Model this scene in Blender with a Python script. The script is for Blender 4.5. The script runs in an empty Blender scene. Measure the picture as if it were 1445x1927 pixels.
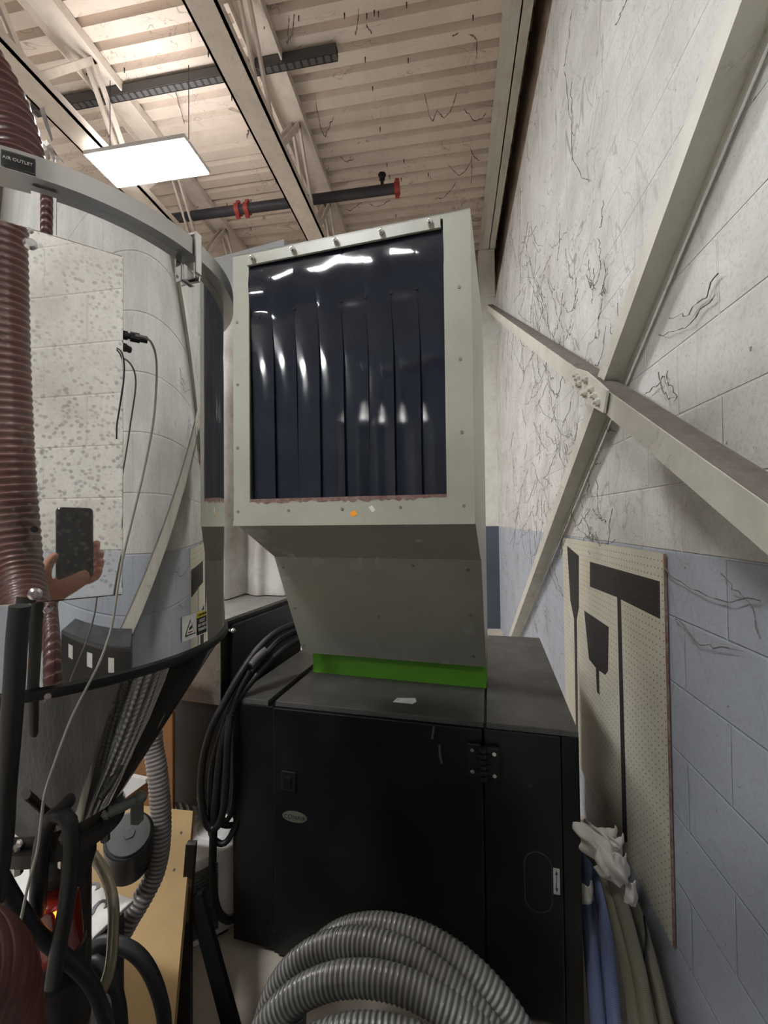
import bpy, math, random
from mathutils import Vector, Matrix
random.seed(7)
SC = bpy.context.scene
COL = SC.collection
R_ = math.radians

# ------------------------------------------------------------------ camera, world, lights, exposure
F, W, H, ZC = 800.0, 1445, 1927, 1.6
YAW, PITCH, ROLL = R_(9.1), R_(1.14), R_(0.63)
CF = Vector((-math.sin(YAW)*math.cos(PITCH), math.cos(YAW)*math.cos(PITCH), math.sin(PITCH)))
_r = Vector((math.cos(YAW), math.sin(YAW), 0)); _u = _r.cross(CF)
CR = _r*math.cos(ROLL) - _u*math.sin(ROLL); CU = CR.cross(CF)
CP = Vector((0, 0, ZC))
cam = bpy.data.objects.new('camera', bpy.data.cameras.new('camera'))
cam.data.sensor_fit = 'HORIZONTAL'; cam.data.sensor_width = 36; cam.data.lens = 36*F/W
cam.data.clip_start = 0.02; cam.data.clip_end = 100
cam.matrix_world = Matrix(((CR.x, CU.x, -CF.x, CP.x), (CR.y, CU.y, -CF.y, CP.y), (CR.z, CU.z, -CF.z, CP.z), (0, 0, 0, 1)))
COL.objects.link(cam); SC.camera = cam
SC.view_settings.view_transform = 'Standard'; SC.view_settings.look = 'None'
SC.view_settings.gamma = 1; SC.view_settings.use_curve_mapping = False
SC.view_settings.exposure = 1.42
wd = bpy.data.worlds.new('world'); SC.world = wd; wd.use_nodes = True
wd.node_tree.nodes['Background'].inputs[0].default_value = (0.55, 0.57, 0.6, 1)
wd.node_tree.nodes['Background'].inputs[1].default_value = 0.10
PANEL_STRENGTH = 60
# centre x, centre y of each LED panel hung at z 5.2 (the first one is the lamp in view)
PANELS = [(-2.96, 3.78), (-2.0, -1.7), (-6.2, 3.9), (-7.4, -5.6)]

# ------------------------------------------------------------------ helpers
def ray(px, py): return CF + CR*((px-W/2)/F) - CU*((py-H/2)/F)
def D(px, py, z): return CP + ray(px, py)*z
def on(px, py, n, d):
    n = Vector(n); v = ray(px, py); return CP + v*((d-n.dot(CP))/n.dot(v))
def PZ(px, py, z): return on(px, py, (0, 0, 1), z)
def PX(px, py, x): return on(px, py, (1, 0, 0), x)

MATRIX = {}
def frame(x, y, z, yaw=0): return Matrix.Translation((x, y, z)) @ Matrix.Rotation(R_(yaw), 4, 'Z')
def thing(name, label, cat, M, group=None):
    o = bpy.data.objects.new(name, None); o.empty_display_size = .1
    if not isinstance(M, Matrix): M = Matrix.Translation(M)
    o.matrix_world = M; MATRIX[o.name] = M.copy(); COL.objects.link(o)
    o['label'] = label; o['category'] = cat
    if group: o['group'] = group
    return o
def tag(o, label=None, cat=None, group=None, kind=None):
    if label: o['label'] = label
    if cat: o['category'] = cat
    if group: o['group'] = group
    if kind: o['kind'] = kind
    return o

def link_mesh(name, vs, fs, mat, parent=None, world=False, smooth=None, uvs=None, slots=None, mi=None):
    """parent None: vs in world coordinates, the origin goes to the base; parent set: vs local unless world"""
    me = bpy.data.meshes.new(name)
    vs = [Vector(v) for v in vs]
    o = None; MW = Matrix.Identity(4)
    if parent is None:
        c = sum(vs, Vector())/len(vs); c.z = min(v.z for v in vs)
        vs = [v-c for v in vs]; MW = Matrix.Translation(c)
    elif world:
        inv = MATRIX[parent.name].inverted(); vs = [inv @ v for v in vs]
    me.from_pydata([tuple(v) for v in vs], [], fs)
    if uvs:
        l = me.uv_layers.new(name='UVMap')
        for i, uv in enumerate(uvs): l.data[i].uv = uv
    me.update()
    if smooth is not None:
        me.polygons.foreach_set('use_smooth', [True]*len(me.polygons))
        if smooth < 180: me.set_sharp_from_angle(angle=R_(smooth))
    for m in (slots or [mat]): me.materials.append(m)
    if mi: me.polygons.foreach_set('material_index', mi)
    o = bpy.data.objects.new(name, me); COL.objects.link(o)
    if parent is not None:
        o.parent = parent; MATRIX[o.name] = MATRIX[parent.name].copy()
    else:
        o.matrix_world = MW; MATRIX[o.name] = MW.copy()
    return o

class MB:
    def __init__(s): s.v = []; s.f = []; s.m = []
    def add(s, vs, fs, m=0):
        n = len(s.v); s.v += [Vector(v) for v in vs]; s.f += [[i+n for i in f] for f in fs]; s.m += [m]*len(fs); return s
    def hexa(s, p, m=0):   # 8 points: bottom 4 ccw, top 4
        return s.add(p, [(3, 2, 1, 0), (4, 5, 6, 7), (0, 1, 5, 4), (1, 2, 6, 5), (2, 3, 7, 6), (3, 0, 4, 7)], m)
    def box(s, a, b, m=0, rot=None):
        (x0, y0, z0), (x1, y1, z1) = a, b
        p = [Vector(q) for q in ((x0, y0, z0), (x1, y0, z0), (x1, y1, z0), (x0, y1, z0), (x0, y0, z1), (x1, y0, z1), (x1, y1, z1), (x0, y1, z1))]
        if rot is not None: p = [rot @ q for q in p]
        return s.hexa(p, m)
    def prism(s, poly, ext, m=0):    # poly: list of points (planar), ext: vector
        n = len(poly); e = Vector(ext); p = [Vector(q) for q in poly]
        s.add(p+[q+e for q in p], [tuple(range(n))[::-1], tuple(range(n, 2*n))] + [(i, (i+1) % n, (i+1) % n+n, i+n) for i in range(n)], m); return s
    def cyl(s, p0, p1, r0, r1=None, n=20, cap=True, m=0):
        if r1 is None: r1 = r0
        p0 = Vector(p0); p1 = Vector(p1); d = (p1-p0).normalized()
        a = d.orthogonal().normalized(); b = d.cross(a)
        vs = []
        for p, r in ((p0, r0), (p1, r1)):
            vs += [p+(a*math.cos(2*math.pi*i/n)+b*math.sin(2*math.pi*i/n))*r for i in range(n)]
        fs = [(i, (i+1) % n, (i+1) % n+n, i+n) for i in range(n)]
        if cap: fs += [tuple(range(n))[::-1], tuple(range(n, 2*n))]
        return s.add(vs, fs, m)
    def lathe(s, c, prof, n=64, a0=0, a1=2*math.pi, m=0, axis=None):
        c = Vector(c); full = abs(a1-a0-2*math.pi) < 1e-6; k = n if full else n+1; vs = []
        for r, z in prof:
            for i in range(k):
                a = a0+(a1-a0)*i/n; vs.append(c+Vector((r*math.cos(a), r*math.sin(a), z)))
        fs = []
        for j in range(len(prof)-1):
            for i in range(n):
                i2 = (i+1) % k if full else i+1
                fs.append((j*k+i, j*k+i2, (j+1)*k+i2, (j+1)*k+i))
        return s.add(vs, fs, m)
    def ball(s, c, r, sq=(1, 1, 1), n=12, m=0):
        c = Vector(c); vs = []; fs = []
        for j in range(n//2+1):
            t = math.pi*j/(n//2)
            for i in range(n):
                a = 2*math.pi*i/n
                vs.append(c+Vector((math.sin(t)*math.cos(a)*sq[0], math.sin(t)*math.sin(a)*sq[1], math.cos(t)*sq[2]))*r)
        for j in range(n//2):
            for i in range(n): fs.append((j*n+i, (j+1)*n+i, (j+1)*n+(i+1) % n, j*n+(i+1) % n))
        return s.add(vs, fs, m)
    def build(s, name, mat, parent=None, world=False, smooth=None, bevel=0, slots=None):
        o = link_mesh(name, s.v, s.f, mat, parent, world, smooth, slots=slots, mi=s.m if slots else None)
        if bevel:
            b = o.modifiers.new('bevel', 'BEVEL'); b.width = bevel; b.segments = 2; b.limit_method = 'ANGLE'; b.angle_limit = R_(40)
        return o

def spline(pts, step):
    pts = [Vector(p) for p in pts]; out = []
    P = [pts[0]*2-pts[1]]+pts+[pts[-1]*2-pts[-2]]
    for i in range(1, len(P)-2):
        a, b, c, d = P[i-1:i+3]; L = (c-b).length; n = max(2, int(L/step))
        for k in range(n):
            t = k/n
            out.append(.5*((2*b)+(c-a)*t+(2*a-5*b+4*c-d)*t*t+(-a+3*b-3*c+d)*t**3))
    out.append(pts[-1]); return out
def resample(path, step):
    out = [path[0]]; acc = 0
    for i in range(1, len(path)):
        a, b = path[i-1], path[i]; L = (b-a).length
        if L < 1e-9: continue
        t = step-acc
        while t <= L: out.append(a+(b-a)*(t/L)); t += step
        acc = L-(t-step)
    return out
def tube(name, pts, r, mat, parent=None, n=12, step=.01, ridge=None, rfun=None, local=False, raw=False):
    """a hose or cable along pts; ridge=(pitch, depth, samples) corrugates it; uv = (turn, metres)"""
    path = pts if raw else spline(pts, step)
    if ridge: path = resample(path, ridge[0]/ridge[2])
    else: path = resample(path, step) if not raw else path
    T = []
    for i in range(len(path)): T.append((path[min(i+1, len(path)-1)]-path[max(i-1, 0)]).normalized())
    a = T[0].orthogonal().normalized(); vs = []; S = 0; ss = []
    for i, p in enumerate(path):
        if i: S += (p-path[i-1]).length
        a = (a-T[i]*a.dot(T[i])).normalized(); b = T[i].cross(a); rr = r
        if rfun: rr = rfun(i/(len(path)-1))
        if ridge:
            ph = (i % ridge[2])/ridge[2]; rr = rr-ridge[1]*(0.5-0.5*math.cos(2*math.pi*ph))
        ss.append(S)
        for k in range(n):
            t = 2*math.pi*k/n; vs.append(p+(a*math.cos(t)+b*math.sin(t))*rr)
    fs = []; uv = []; m = len(path)
    for i in range(m-1):
        for k in range(n):
            k2 = (k+1) % n; fs.append((i*n+k, i*n+k2, (i+1)*n+k2, (i+1)*n+k))
            uv += [(k/n, ss[i]), ((k+1)/n, ss[i]), ((k+1)/n, ss[i+1]), (k/n, ss[i+1])]
    fs.append(tuple(range(n))[::-1]); uv += [(0, 0)]*n
    fs.append(tuple(range((m-1)*n, m*n))); uv += [(0, 0)]*n
    return link_mesh(name, vs, fs, mat, parent, world=not local, smooth=60, uvs=uv)
def text(name, body, size, org, xd, yd, mat, parent, world=True, ext=.0003, align='CENTER', sx=1):
    cu = bpy.data.curves.new(name, 'FONT'); cu.body = body; cu.size = size; cu.extrude = ext
    cu.align_x = align; cu.align_y = 'CENTER'; cu.resolution_u = 3
    tmp = bpy.data.objects.new('tmp', cu); COL.objects.link(tmp)
    dg = bpy.context.evaluated_depsgraph_get()
    me = bpy.data.meshes.new_from_object(tmp.evaluated_get(dg))
    bpy.data.objects.remove(tmp); bpy.data.curves.remove(cu)
    xd = Vector(xd).normalized(); yd = Vector(yd).normalized(); zd = xd.cross(yd); org = Vector(org)
    vs = [org+xd*v.co.x*sx+yd*v.co.y+zd*v.co.z for v in me.vertices]; fs = [tuple(p.vertices) for p in me.polygons]
    bpy.data.meshes.remove(me)
    return link_mesh(name, vs, fs, mat, parent, world)

# ------------------------------------------------------------------ materials
def nt(name):
    m = bpy.data.materials.new(name); m.use_nodes = True; t = m.node_tree; return m, t, t.nodes['Principled BSDF']
def N(t, kind, **kw):
    n = t.nodes.new(kind)
    for k, v in kw.items(): setattr(n, k, v)
    return n
def math_(t, op, a, b=None, c=None, clamp=False):
    n = N(t, 'ShaderNodeMath', operation=op, use_clamp=clamp)
    for i, x in enumerate((a, b, c)):
        if x is None: continue
        if isinstance(x, (int, float)): n.inputs[i].default_value = x
        else: t.links.new(x, n.inputs[i])
    return n.outputs[0]
def mix(t, f, a, b, mode='MIX'):
    n = N(t, 'ShaderNodeMix', data_type='RGBA', blend_type=mode)
    for s, x in ((n.inputs[0], f), (n.inputs[6], a), (n.inputs[7], b)):
        if isinstance(x, (int, float)): s.default_value = x
        elif isinstance(x, tuple): s.default_value = (*x, 1) if len(x) == 3 else x
        else: t.links.new(x, s)
    return n.outputs[2]
def noise(t, vec, scale, detail=4, rough=.6, dist=0):
    n = N(t, 'ShaderNodeTexNoise'); n.inputs['Scale'].default_value = scale; n.inputs['Detail'].default_value = detail
    n.inputs['Roughness'].default_value = rough; n.inputs['Distortion'].default_value = dist
    if vec is not None: t.links.new(vec, n.inputs['Vector'])
    return n.outputs[0]
def ramp(t, x, a, b, lo=0.0, hi=1.0):
    n = N(t, 'ShaderNodeMapRange', clamp=True); t.links.new(x, n.inputs[0])
    n.inputs[1].default_value = a; n.inputs[2].default_value = b; n.inputs[3].default_value = lo; n.inputs[4].default_value = hi
    return n.outputs[0]
def objco(t): return N(t, 'ShaderNodeTexCoord').outputs['Object']
def worldco(t): return N(t, 'ShaderNodeNewGeometry').outputs['Position']
def stretch(t, vec, s):
    n = N(t, 'ShaderNodeMapping'); n.inputs['Scale'].default_value = s; t.links.new(vec, n.inputs[0]); return n.outputs[0]
def bump(t, bs, h, strength=.3, dist=.01):
    n = N(t, 'ShaderNodeBump'); n.inputs['Strength'].default_value = strength; n.inputs['Distance'].default_value = dist
    t.links.new(h, n.inputs['Height']); t.links.new(n.outputs[0], bs.inputs['Normal'])
def setc(t, sock, x):
    if isinstance(x, (int, float)): sock.default_value = x
    elif isinstance(x, tuple): sock.default_value = (*x, 1)
    else: t.links.new(x, sock)
def mat(name, col, rough=.5, metal=0, dirt=None, dscale=6, damt=.5, bmp=0, bscale=60, coat=0, rvar=0, co=None, spec=None):
    m, t, b = nt(name); vec = objco(t)
    c = col
    if dirt:
        n = noise(t, vec, dscale, 6, .65); f = ramp(t, n, .42, .72, 0, damt); c = mix(t, f, col, dirt)
    setc(t, b.inputs['Base Color'], c); b.inputs['Metallic'].default_value = metal
    if rvar:
        n2 = noise(t, vec, dscale*1.7, 5); setc(t, b.inputs['Roughness'], ramp(t, n2, .3, .7, max(0, rough-rvar), rough+rvar))
    else: b.inputs['Roughness'].default_value = rough
    if coat: b.inputs['Coat Weight'].default_value = coat; b.inputs['Coat Roughness'].default_value = .05
    if spec is not None: b.inputs['Specular IOR Level'].default_value = spec
    if bmp: bump(t, b, noise(t, vec, bscale, 5), bmp, .004)
    return m
def wisps(t, vec, scale, width, seed=0, mlo=.5, mhi=.62, dist=1.2, smap=(1, 1, 1)):
    """thin dark filaments of dust and old web: contour lines of a noise field, broken up by a mask"""
    v = stretch(t, vec, smap); a = N(t, 'ShaderNodeVectorMath', operation='ADD'); t.links.new(v, a.inputs[0]); a.inputs[1].default_value = (seed, seed*1.7, seed*.3)
    n = noise(t, a.outputs[0], scale, 3, .55, dist)
    d = math_(t, 'ABSOLUTE', math_(t, 'SUBTRACT', n, .5))
    line = ramp(t, d, 0, width, 1, 0)
    mk = ramp(t, noise(t, a.outputs[0], scale*.6, 3, .6), mlo, mhi)
    return math_(t, 'MULTIPLY', line, mk)

def wall_material():
    m, t, b = nt('painted_block'); vec = worldco(t)
    sp = N(t, 'ShaderNodeSeparateXYZ'); t.links.new(vec, sp.inputs[0])
    cb = N(t, 'ShaderNodeCombineXYZ')
    t.links.new(math_(t, 'ADD', math_(t, 'ADD', sp.outputs[1], sp.outputs[0]), 40*.4064-.79-.663), cb.inputs[0])
    t.links.new(math_(t, 'ADD', sp.outputs[2], 20*.2048-1.499+.004), cb.inputs[1])
    br = N(t, 'ShaderNodeTexBrick'); t.links.new(cb.outputs[0], br.inputs['Vector'])
    br.inputs['Scale'].default_value = 1; br.inputs['Brick Width'].default_value = .4064; br.inputs['Row Height'].default_value = .2048
    br.inputs['Mortar Size'].default_value = .0045; br.inputs['Mortar Smooth'].default_value = .6; br.inputs['Bias'].default_value = 0
    br.inputs['Color1'].default_value = (.93, .93, .93, 1); br.inputs['Color2'].default_value = (.88, .88, .88, 1); br.inputs['Mortar'].default_value = (1, 1, 1, 1)  # joints coloured lighter than the blocks to paint in their highlights
    fine = noise(t, vec, 90, 6, .7); mid = noise(t, vec, 3.2, 6, .65)
    up = mix(t, ramp(t, mid, .36, .66, 0, .85), (.73, .725, .70), (.53, .515, .485))
    lo = mix(t, ramp(t, mid, .35, .7, 0, .7), (.46, .50, .57), (.38, .41, .465))
    edge = math_(t, 'ADD', sp.outputs[2], math_(t, 'MULTIPLY', math_(t, 'SUBTRACT', noise(t, vec, 9, 4), .5), .02))
    c = mix(t, math_(t, 'GREATER_THAN', edge, 1.497), lo, up)
    c = mix(t, 1.0, c, br.outputs['Color'], 'MULTIPLY')
    c = mix(t, ramp(t, fine, .50, .74, 0, .55), c, (.30, .28, .25))
    c = mix(t, math_(t, 'GREATER_THAN', noise(t, vec, 34, 3, .8), .70), c, (.20, .18, .15))
    # soot and web filaments, thick towards the far end and along the ledge of the wall
    far = math_(t, 'MULTIPLY', ramp(t, sp.outputs[1], 1.2, 2.6, .14, 1), 1.0)
    w1 = wisps(t, vec, 2.4, .010, 3, .42, .55, 1.6, (1, .75, 1.0))
    w2 = wisps(t, vec, 4.5, .012, 11, .5, .6, 2.2, (1, .6, .8))
    w3 = wisps(t, vec, 1.8, .006, 23, .4, .5, .8, (1, 1.0, .35))
    w = math_(t, 'MULTIPLY', math_(t, 'ADD', math_(t, 'ADD', w1, w2), w3, clamp=True), math_(t, 'MULTIPLY', far, .8))
    c = mix(t, w, c, (.13, .12, .105))
    smut = ramp(t, noise(t, stretch(t, vec, (1, 1, .45)), 2.2, 7, .72), .56, .78, 0, .55)
    c = mix(t, math_(t, 'MULTIPLY', smut, far), c, (.23, .21, .185))
    setc(t, b.inputs['Base Color'], c); b.inputs['Roughness'].default_value = .62
    h = math_(t, 'ADD', math_(t, 'MULTIPLY', br.outputs['Fac'], -1.0), math_(t, 'MULTIPLY', fine, .35))
    bump(t, b, h, .9, .004)
    return m
def paint_steel(name, col, dirtc=(.25, .22, .18), web=.6, rough=.5, chips=None):
    m, t, b = nt(name); vec = worldco(t)
    c = mix(t, ramp(t, noise(t, vec, 5, 7, .7), .45, .75, 0, .5), col, dirtc)
    if web: c = mix(t, math_(t, 'MULTIPLY', wisps(t, vec, 9, .02, 5, .5, .62, 2.4, (1, .5, 1)), web*.5), c, (.12, .11, .09))
    if chips: c = mix(t, math_(t, 'GREATER_THAN', noise(t, vec, 38, 6, .75), .70), c, chips)
    setc(t, b.inputs['Base Color'], c); b.inputs['Roughness'].default_value = rough
    bump(t, b, noise(t, vec, 60, 5), .15, .003)
    return m
def deck_material():
    m, t, b = nt('roof_deck_paint'); vec = worldco(t)
    c = mix(t, ramp(t, noise(t, vec, 1.3, 7, .7), .4, .75, 0, .7), (.74, .64, .56), (.52, .44, .37))
    w = math_(t, 'ADD', wisps(t, vec, 2.2, .007, 31, .46, .56, 1.6, (1, 1, 1)), wisps(t, vec, 3.3, .006, 41, .5, .58, .6, (.35, 1.6, 1)), clamp=True)
    c = mix(t, math_(t, 'MULTIPLY', w, .65), c, (.14, .11, .09))
    c = mix(t, ramp(t, noise(t, stretch(t, vec, (.4, 3, 1)), 6, 6, .7), .6, .8, 0, .5), c, (.22, .17, .13))
    setc(t, b.inputs['Base Color'], c); b.inputs['Roughness'].default_value = .6
    return m
def steel_mirror(name, base, rough, dust, dustscale, spots=0, wave=.0, dustcol=(.52, .51, .48)):
    """polished stainless; dust film = a share of rough diffuse over the metal, dried drops where spots is set"""
    m, t, b = nt(name); vec = objco(t)
    setc(t, b.inputs['Base Color'], base); b.inputs['Metallic'].default_value = 1; b.inputs['Roughness'].default_value = rough
    d = N(t, 'ShaderNodeBsdfDiffuse'); d.inputs[0].default_value = (*dustcol, 1)
    n = ramp(t, noise(t, vec, dustscale, 7, .7), .35, .75, dust*.35, dust*1.6)
    if spots:
        vo = N(t, 'ShaderNodeTexVoronoi'); vo.inputs['Scale'].default_value = 170; vo.inputs['Randomness'].default_value = 1
        wn = noise(t, vec, 30, 3); wv = N(t, 'ShaderNodeMix', data_type='VECTOR'); wv.inputs[0].default_value = .5
        av = N(t, 'ShaderNodeVectorMath', operation='ADD'); cm = N(t, 'ShaderNodeCombineXYZ'); t.links.new(math_(t, 'MULTIPLY', wn, .012), cm.inputs[0]); t.links.new(math_(t, 'MULTIPLY', wn, .01), cm.inputs[2])
        t.links.new(vec, av.inputs[0]); t.links.new(cm.outputs[0], av.inputs[1]); t.links.new(av.outputs[0], vo.inputs['Vector'])
        dd = vo.outputs['Distance']
        blot = ramp(t, dd, .25, .42, 1, 0)
        mask = ramp(t, noise(t, vec, 14, 5, .7), .34, .60)
        n = math_(t, 'ADD', n, math_(t, 'MULTIPLY', math_(t, 'MULTIPLY', blot, mask), spots), clamp=True)
    ms = N(t, 'ShaderNodeMixShader'); t.links.new(n, ms.inputs[0]); t.links.new(b.outputs[0], ms.inputs[1]); t.links.new(d.outputs[0], ms.inputs[2])
    t.links.new(ms.outputs[0], t.nodes['Material Output'].inputs[0])
    if wave: bump(t, b, noise(t, stretch(t, vec, (1, 1, .4)), 7, 2), wave, .002)
    return m
def stripes(name, c1, c2, pitch, duty=.5, helix=0, rough=.4, alpha=None, soft=.08, coat=0, trans=0):
    m, t, b = nt(name); uv = N(t, 'ShaderNodeTexCoord').outputs['UV']; sp = N(t, 'ShaderNodeSeparateXYZ'); t.links.new(uv, sp.inputs[0])
    x = math_(t, 'DIVIDE', sp.outputs[1], pitch)
    if helix: x = math_(t, 'ADD', x, math_(t, 'MULTIPLY', sp.outputs[0], helix))
    fr = math_(t, 'FRACT', x); d = math_(t, 'ABSOLUTE', math_(t, 'SUBTRACT', fr, .5))
    f = ramp(t, d, duty/2-soft/2, duty/2+soft/2, 0, 1)
    c = mix(t, f, c1, c2)
    c = mix(t, ramp(t, noise(t, objco(t), 9, 5), .45, .75, 0, .3), c, (.12, .11, .1))
    setc(t, b.inputs['Base Color'], c); b.inputs['Roughness'].default_value = rough
    if trans: b.inputs['Transmission Weight'].default_value = trans
    if coat: b.inputs['Coat Weight'].default_value = coat; b.inputs['Coat Roughness'].default_value = .12
    return m
def emit(name, col, s):
    m, t, b = nt(name); setc(t, b.inputs['Base Color'], col); setc(t, b.inputs['Emission Color'], col); b.inputs['Emission Strength'].default_value = s; return m

M = {}
M['wall'] = wall_material()
M['deck'] = deck_material()
M['joist'] = paint_steel('joist_paint', (.70, .63, .56), (.42, .35, .29), .4)
M['girder'] = paint_steel('girder_paint', (.66, .66, .60), (.42, .38, .32), .4)
M['brace'] = paint_steel('brace_paint', (.60, .585, .51), (.33, .30, .25), .7, .5, (.30, .2, .13))
M['dust'] = mat('settled_dust', (.17, .145, .13), .95, dirt=(.09, .075, .065), dscale=14, damt=.8, bmp=.9, bscale=60)
M['brown'] = mat('bare_brown_board', (.42, .33, .26), .8, dirt=(.14, .1, .07), dscale=5, damt=.8, bmp=.3)
M['darkgap'] = mat('shadow_steel', (.06, .055, .05), .7)
M['concrete'] = mat('dusty_concrete', (.50, .455, .385), .85, dirt=(.27, .24, .20), dscale=4, damt=.7, bmp=.5, bscale=40)
M['hood'] = paint_steel('grey_green_enamel', (.35, .355, .29), (.25, .245, .20), .12, .34, (.22, .11, .09))
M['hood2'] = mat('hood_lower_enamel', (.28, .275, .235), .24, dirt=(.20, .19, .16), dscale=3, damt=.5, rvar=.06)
M['bare'] = mat('primer_edge', (.15, .07, .06), .7, dirt=(.3, .28, .24), dscale=40, damt=.7)
M['rubber'] = mat('black_rubber_sheet', (.014, .017, .026), .08, dirt=(.030, .034, .045), dscale=4, damt=.6, rvar=.02, coat=.15)
M['green'] = mat('lime_green_paint', (.13, .42, .02), .4, dirt=(.09, .30, .015), dscale=8, damt=.5, bmp=.2)
M['cab'] = mat('black_powder_coat', (.0045, .0046, .0055), .36, dirt=(.010, .010, .0105), dscale=3.5, damt=.6, rvar=.1, bmp=.04, bscale=300)
M['cabtop'] = mat('dusty_black_top', (.078, .075, .07), .5, dirt=(.036, .034, .032), dscale=6, damt=.8, bmp=.1, rvar=.1)
M['boxtop'] = mat('dusty_box_top', (.30, .285, .265), .6, dirt=(.16, .15, .14), dscale=5, damt=.8, bmp=.1)
M['black'] = mat('black_plastic', (.007, .007, .0075), .42)
M['blackrub'] = mat('black_rubber_hose', (.0065, .0065, .007), .5, dirt=(.015, .0145, .014), dscale=9, damt=.6)
M['chrome'] = mat('bright_zinc', (.75, .75, .74), .22, 1)
M['hole'] = mat('dark_hole', (.01, .01, .01), .9)
M['screwhead'] = mat('dull_screw', (.2, .19, .17), .4, .6)
M['drum'] = steel_mirror('polished_drum', (.72, .715, .70), .018, .13, 3, 0, .05, (.30, .29, .27))
M['door'] = steel_mirror('dusty_polished_cover', (.82, .80, .75), .02, .16, 5, .40, 0, (.20, .19, .17))
M['lid'] = mat('brushed_lid', (.55, .54, .52), .3, .9, dirt=(.4, .38, .36), dscale=6, damt=.5)
M['satin'] = mat('satin_steel', (.45, .44, .42), .25, 1, dirt=(.25, .23, .2), dscale=5, damt=.6)
M['brownsteel'] = mat('grimy_steel_face', (.22, .19, .17), .25, .8, dirt=(.1, .08, .07), dscale=5, damt=.8, rvar=.1)
M['pipe'] = mat('dark_pipe', (.02, .02, .028), .5, dirt=(.05, .045, .05), dscale=4)
M['redclamp'] = mat('red_coupling', (.33, .035, .03), .5)
M['strut'] = mat('galvanised_strut', (.10, .095, .095), .6, .3)
M['white'] = mat('white_plastic', (.84, .84, .82), .45, dirt=(.5, .48, .44), dscale=5, damt=.5)
M['paper'] = mat('white_label_stock', (.68, .68, .64), .6, dirt=(.45, .44, .4), dscale=60, damt=.6)
M['orange'] = mat('orange_sticker', (.85, .32, .01), .5)
M['yellow'] = mat('yellow_label', (.62, .47, .02), .5)
M['ink'] = mat('black_ink', (.012, .012, .012), .5)
M['redink'] = mat('red_ink', (.3, .03, .02), .5)
M['blueink'] = mat('blue_ink', (.02, .03, .16), .5)
M['cloth'] = mat('white_rag', (.50, .48, .43), .9, dirt=(.40, .38, .33), dscale=8, damt=.6, bmp=.6, bscale=90)
M['bag'] = mat('grey_filter_cloth', (.74, .72, .69), .9, dirt=(.36, .30, .26), dscale=4.5, damt=.85, bmp=.3, bscale=120)
M['housing'] = mat('grey_housing', (.27, .27, .275), .4, dirt=(.2, .2, .2), dscale=4, damt=.5)
M['ply'] = mat('plywood', (.42, .28, .12), .7, dirt=(.28, .18, .08), dscale=3.2, damt=.7, bmp=.1)
M['card'] = mat('brown_card', (.28, .13, .05), .8, dirt=(.17, .08, .03), dscale=3)
M['coil'] = stripes('ribbed_grey_hose', (.33, .33, .315), (.085, .085, .08), .0125, .42, 0, .35, soft=.25, coat=.25)
M['beige'] = stripes('ribbed_taupe_hose', (.26, .225, .21), (.10, .088, .085), .0095, .5, 0, .3, soft=.3, coat=.5)
M['red'] = stripes('red_duct_hose', (.24, .10, .085), (.070, .012, .010), .0135, .13, 1, .45, soft=.06, coat=.1)
M['clearblue'] = stripes('blue_braided_tube', (.22, .27, .42), (.13, .17, .33), .0045, .3, 2, .10, soft=.5, coat=1)
M['cleargrey'] = stripes('olive_clear_tube', (.22, .205, .15), (.15, .135, .095), .0045, .3, 2, .10, soft=.5, coat=1)
M['wire'] = mat('grey_sensor_cable', (.24, .225, .2), .5)
M['strap'] = mat('yellowed_clear_tube', (.20, .165, .10), .2, dirt=(.14, .12, .09), dscale=12, coat=1)
M['skin'] = mat('skin', (.50, .235, .165), .5, dirt=(.42, .17, .12), dscale=30, damt=.5)
M['fin'] = mat('web', (.16, .145, .125), .95)
M['tin'] = mat('grey_cap', (.075, .08, .076), .5, dirt=(.05, .052, .05), dscale=40, damt=.6)
M['throat'] = mat('oily_casting', (.014, .013, .012), .5, .2, dirt=(.05, .038, .028), dscale=12, damt=.7, bmp=.5, bscale=50)
M['lens'] = mat('red_lens', (.14, .01, .005), .15, coat=1)
M['glow'] = emit('orange_lamp', (1, .22, .02), 1.6)
M['lamp'] = emit('led_diffuser', (.985, .99, 1), PANEL_STRENGTH)
M['roof_fill'] = emit('added_roof_glow', (1, .97, .94), 6)  # added glow that brightens the roof deck
M['lampframe'] = mat('lamp_frame', (.7, .7, .7), .5)
def peg():
    m, t, b = nt('cream_pegboard'); vec = worldco(t); sp = N(t, 'ShaderNodeSeparateXYZ'); t.links.new(vec, sp.inputs[0])
    d2 = None
    for i in (1, 2):
        fr = math_(t, 'SUBTRACT', math_(t, 'FRACT', math_(t, 'DIVIDE', sp.outputs[i], .0254)), .5)
        q = math_(t, 'MULTIPLY', fr, fr); d2 = q if d2 is None else math_(t, 'ADD', d2, q)
    hole = math_(t, 'LESS_THAN', d2, .0125)
    c = mix(t, ramp(t, noise(t, vec, 4, 7, .7), .42, .75, 0, .6), (.60, .57, .46), (.40, .37, .29))
    c = mix(t, hole, c, (.07, .055, .04)); setc(t, b.inputs['Base Color'], c); b.inputs['Roughness'].default_value = .6
    return m
M['peg'] = peg()
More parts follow.
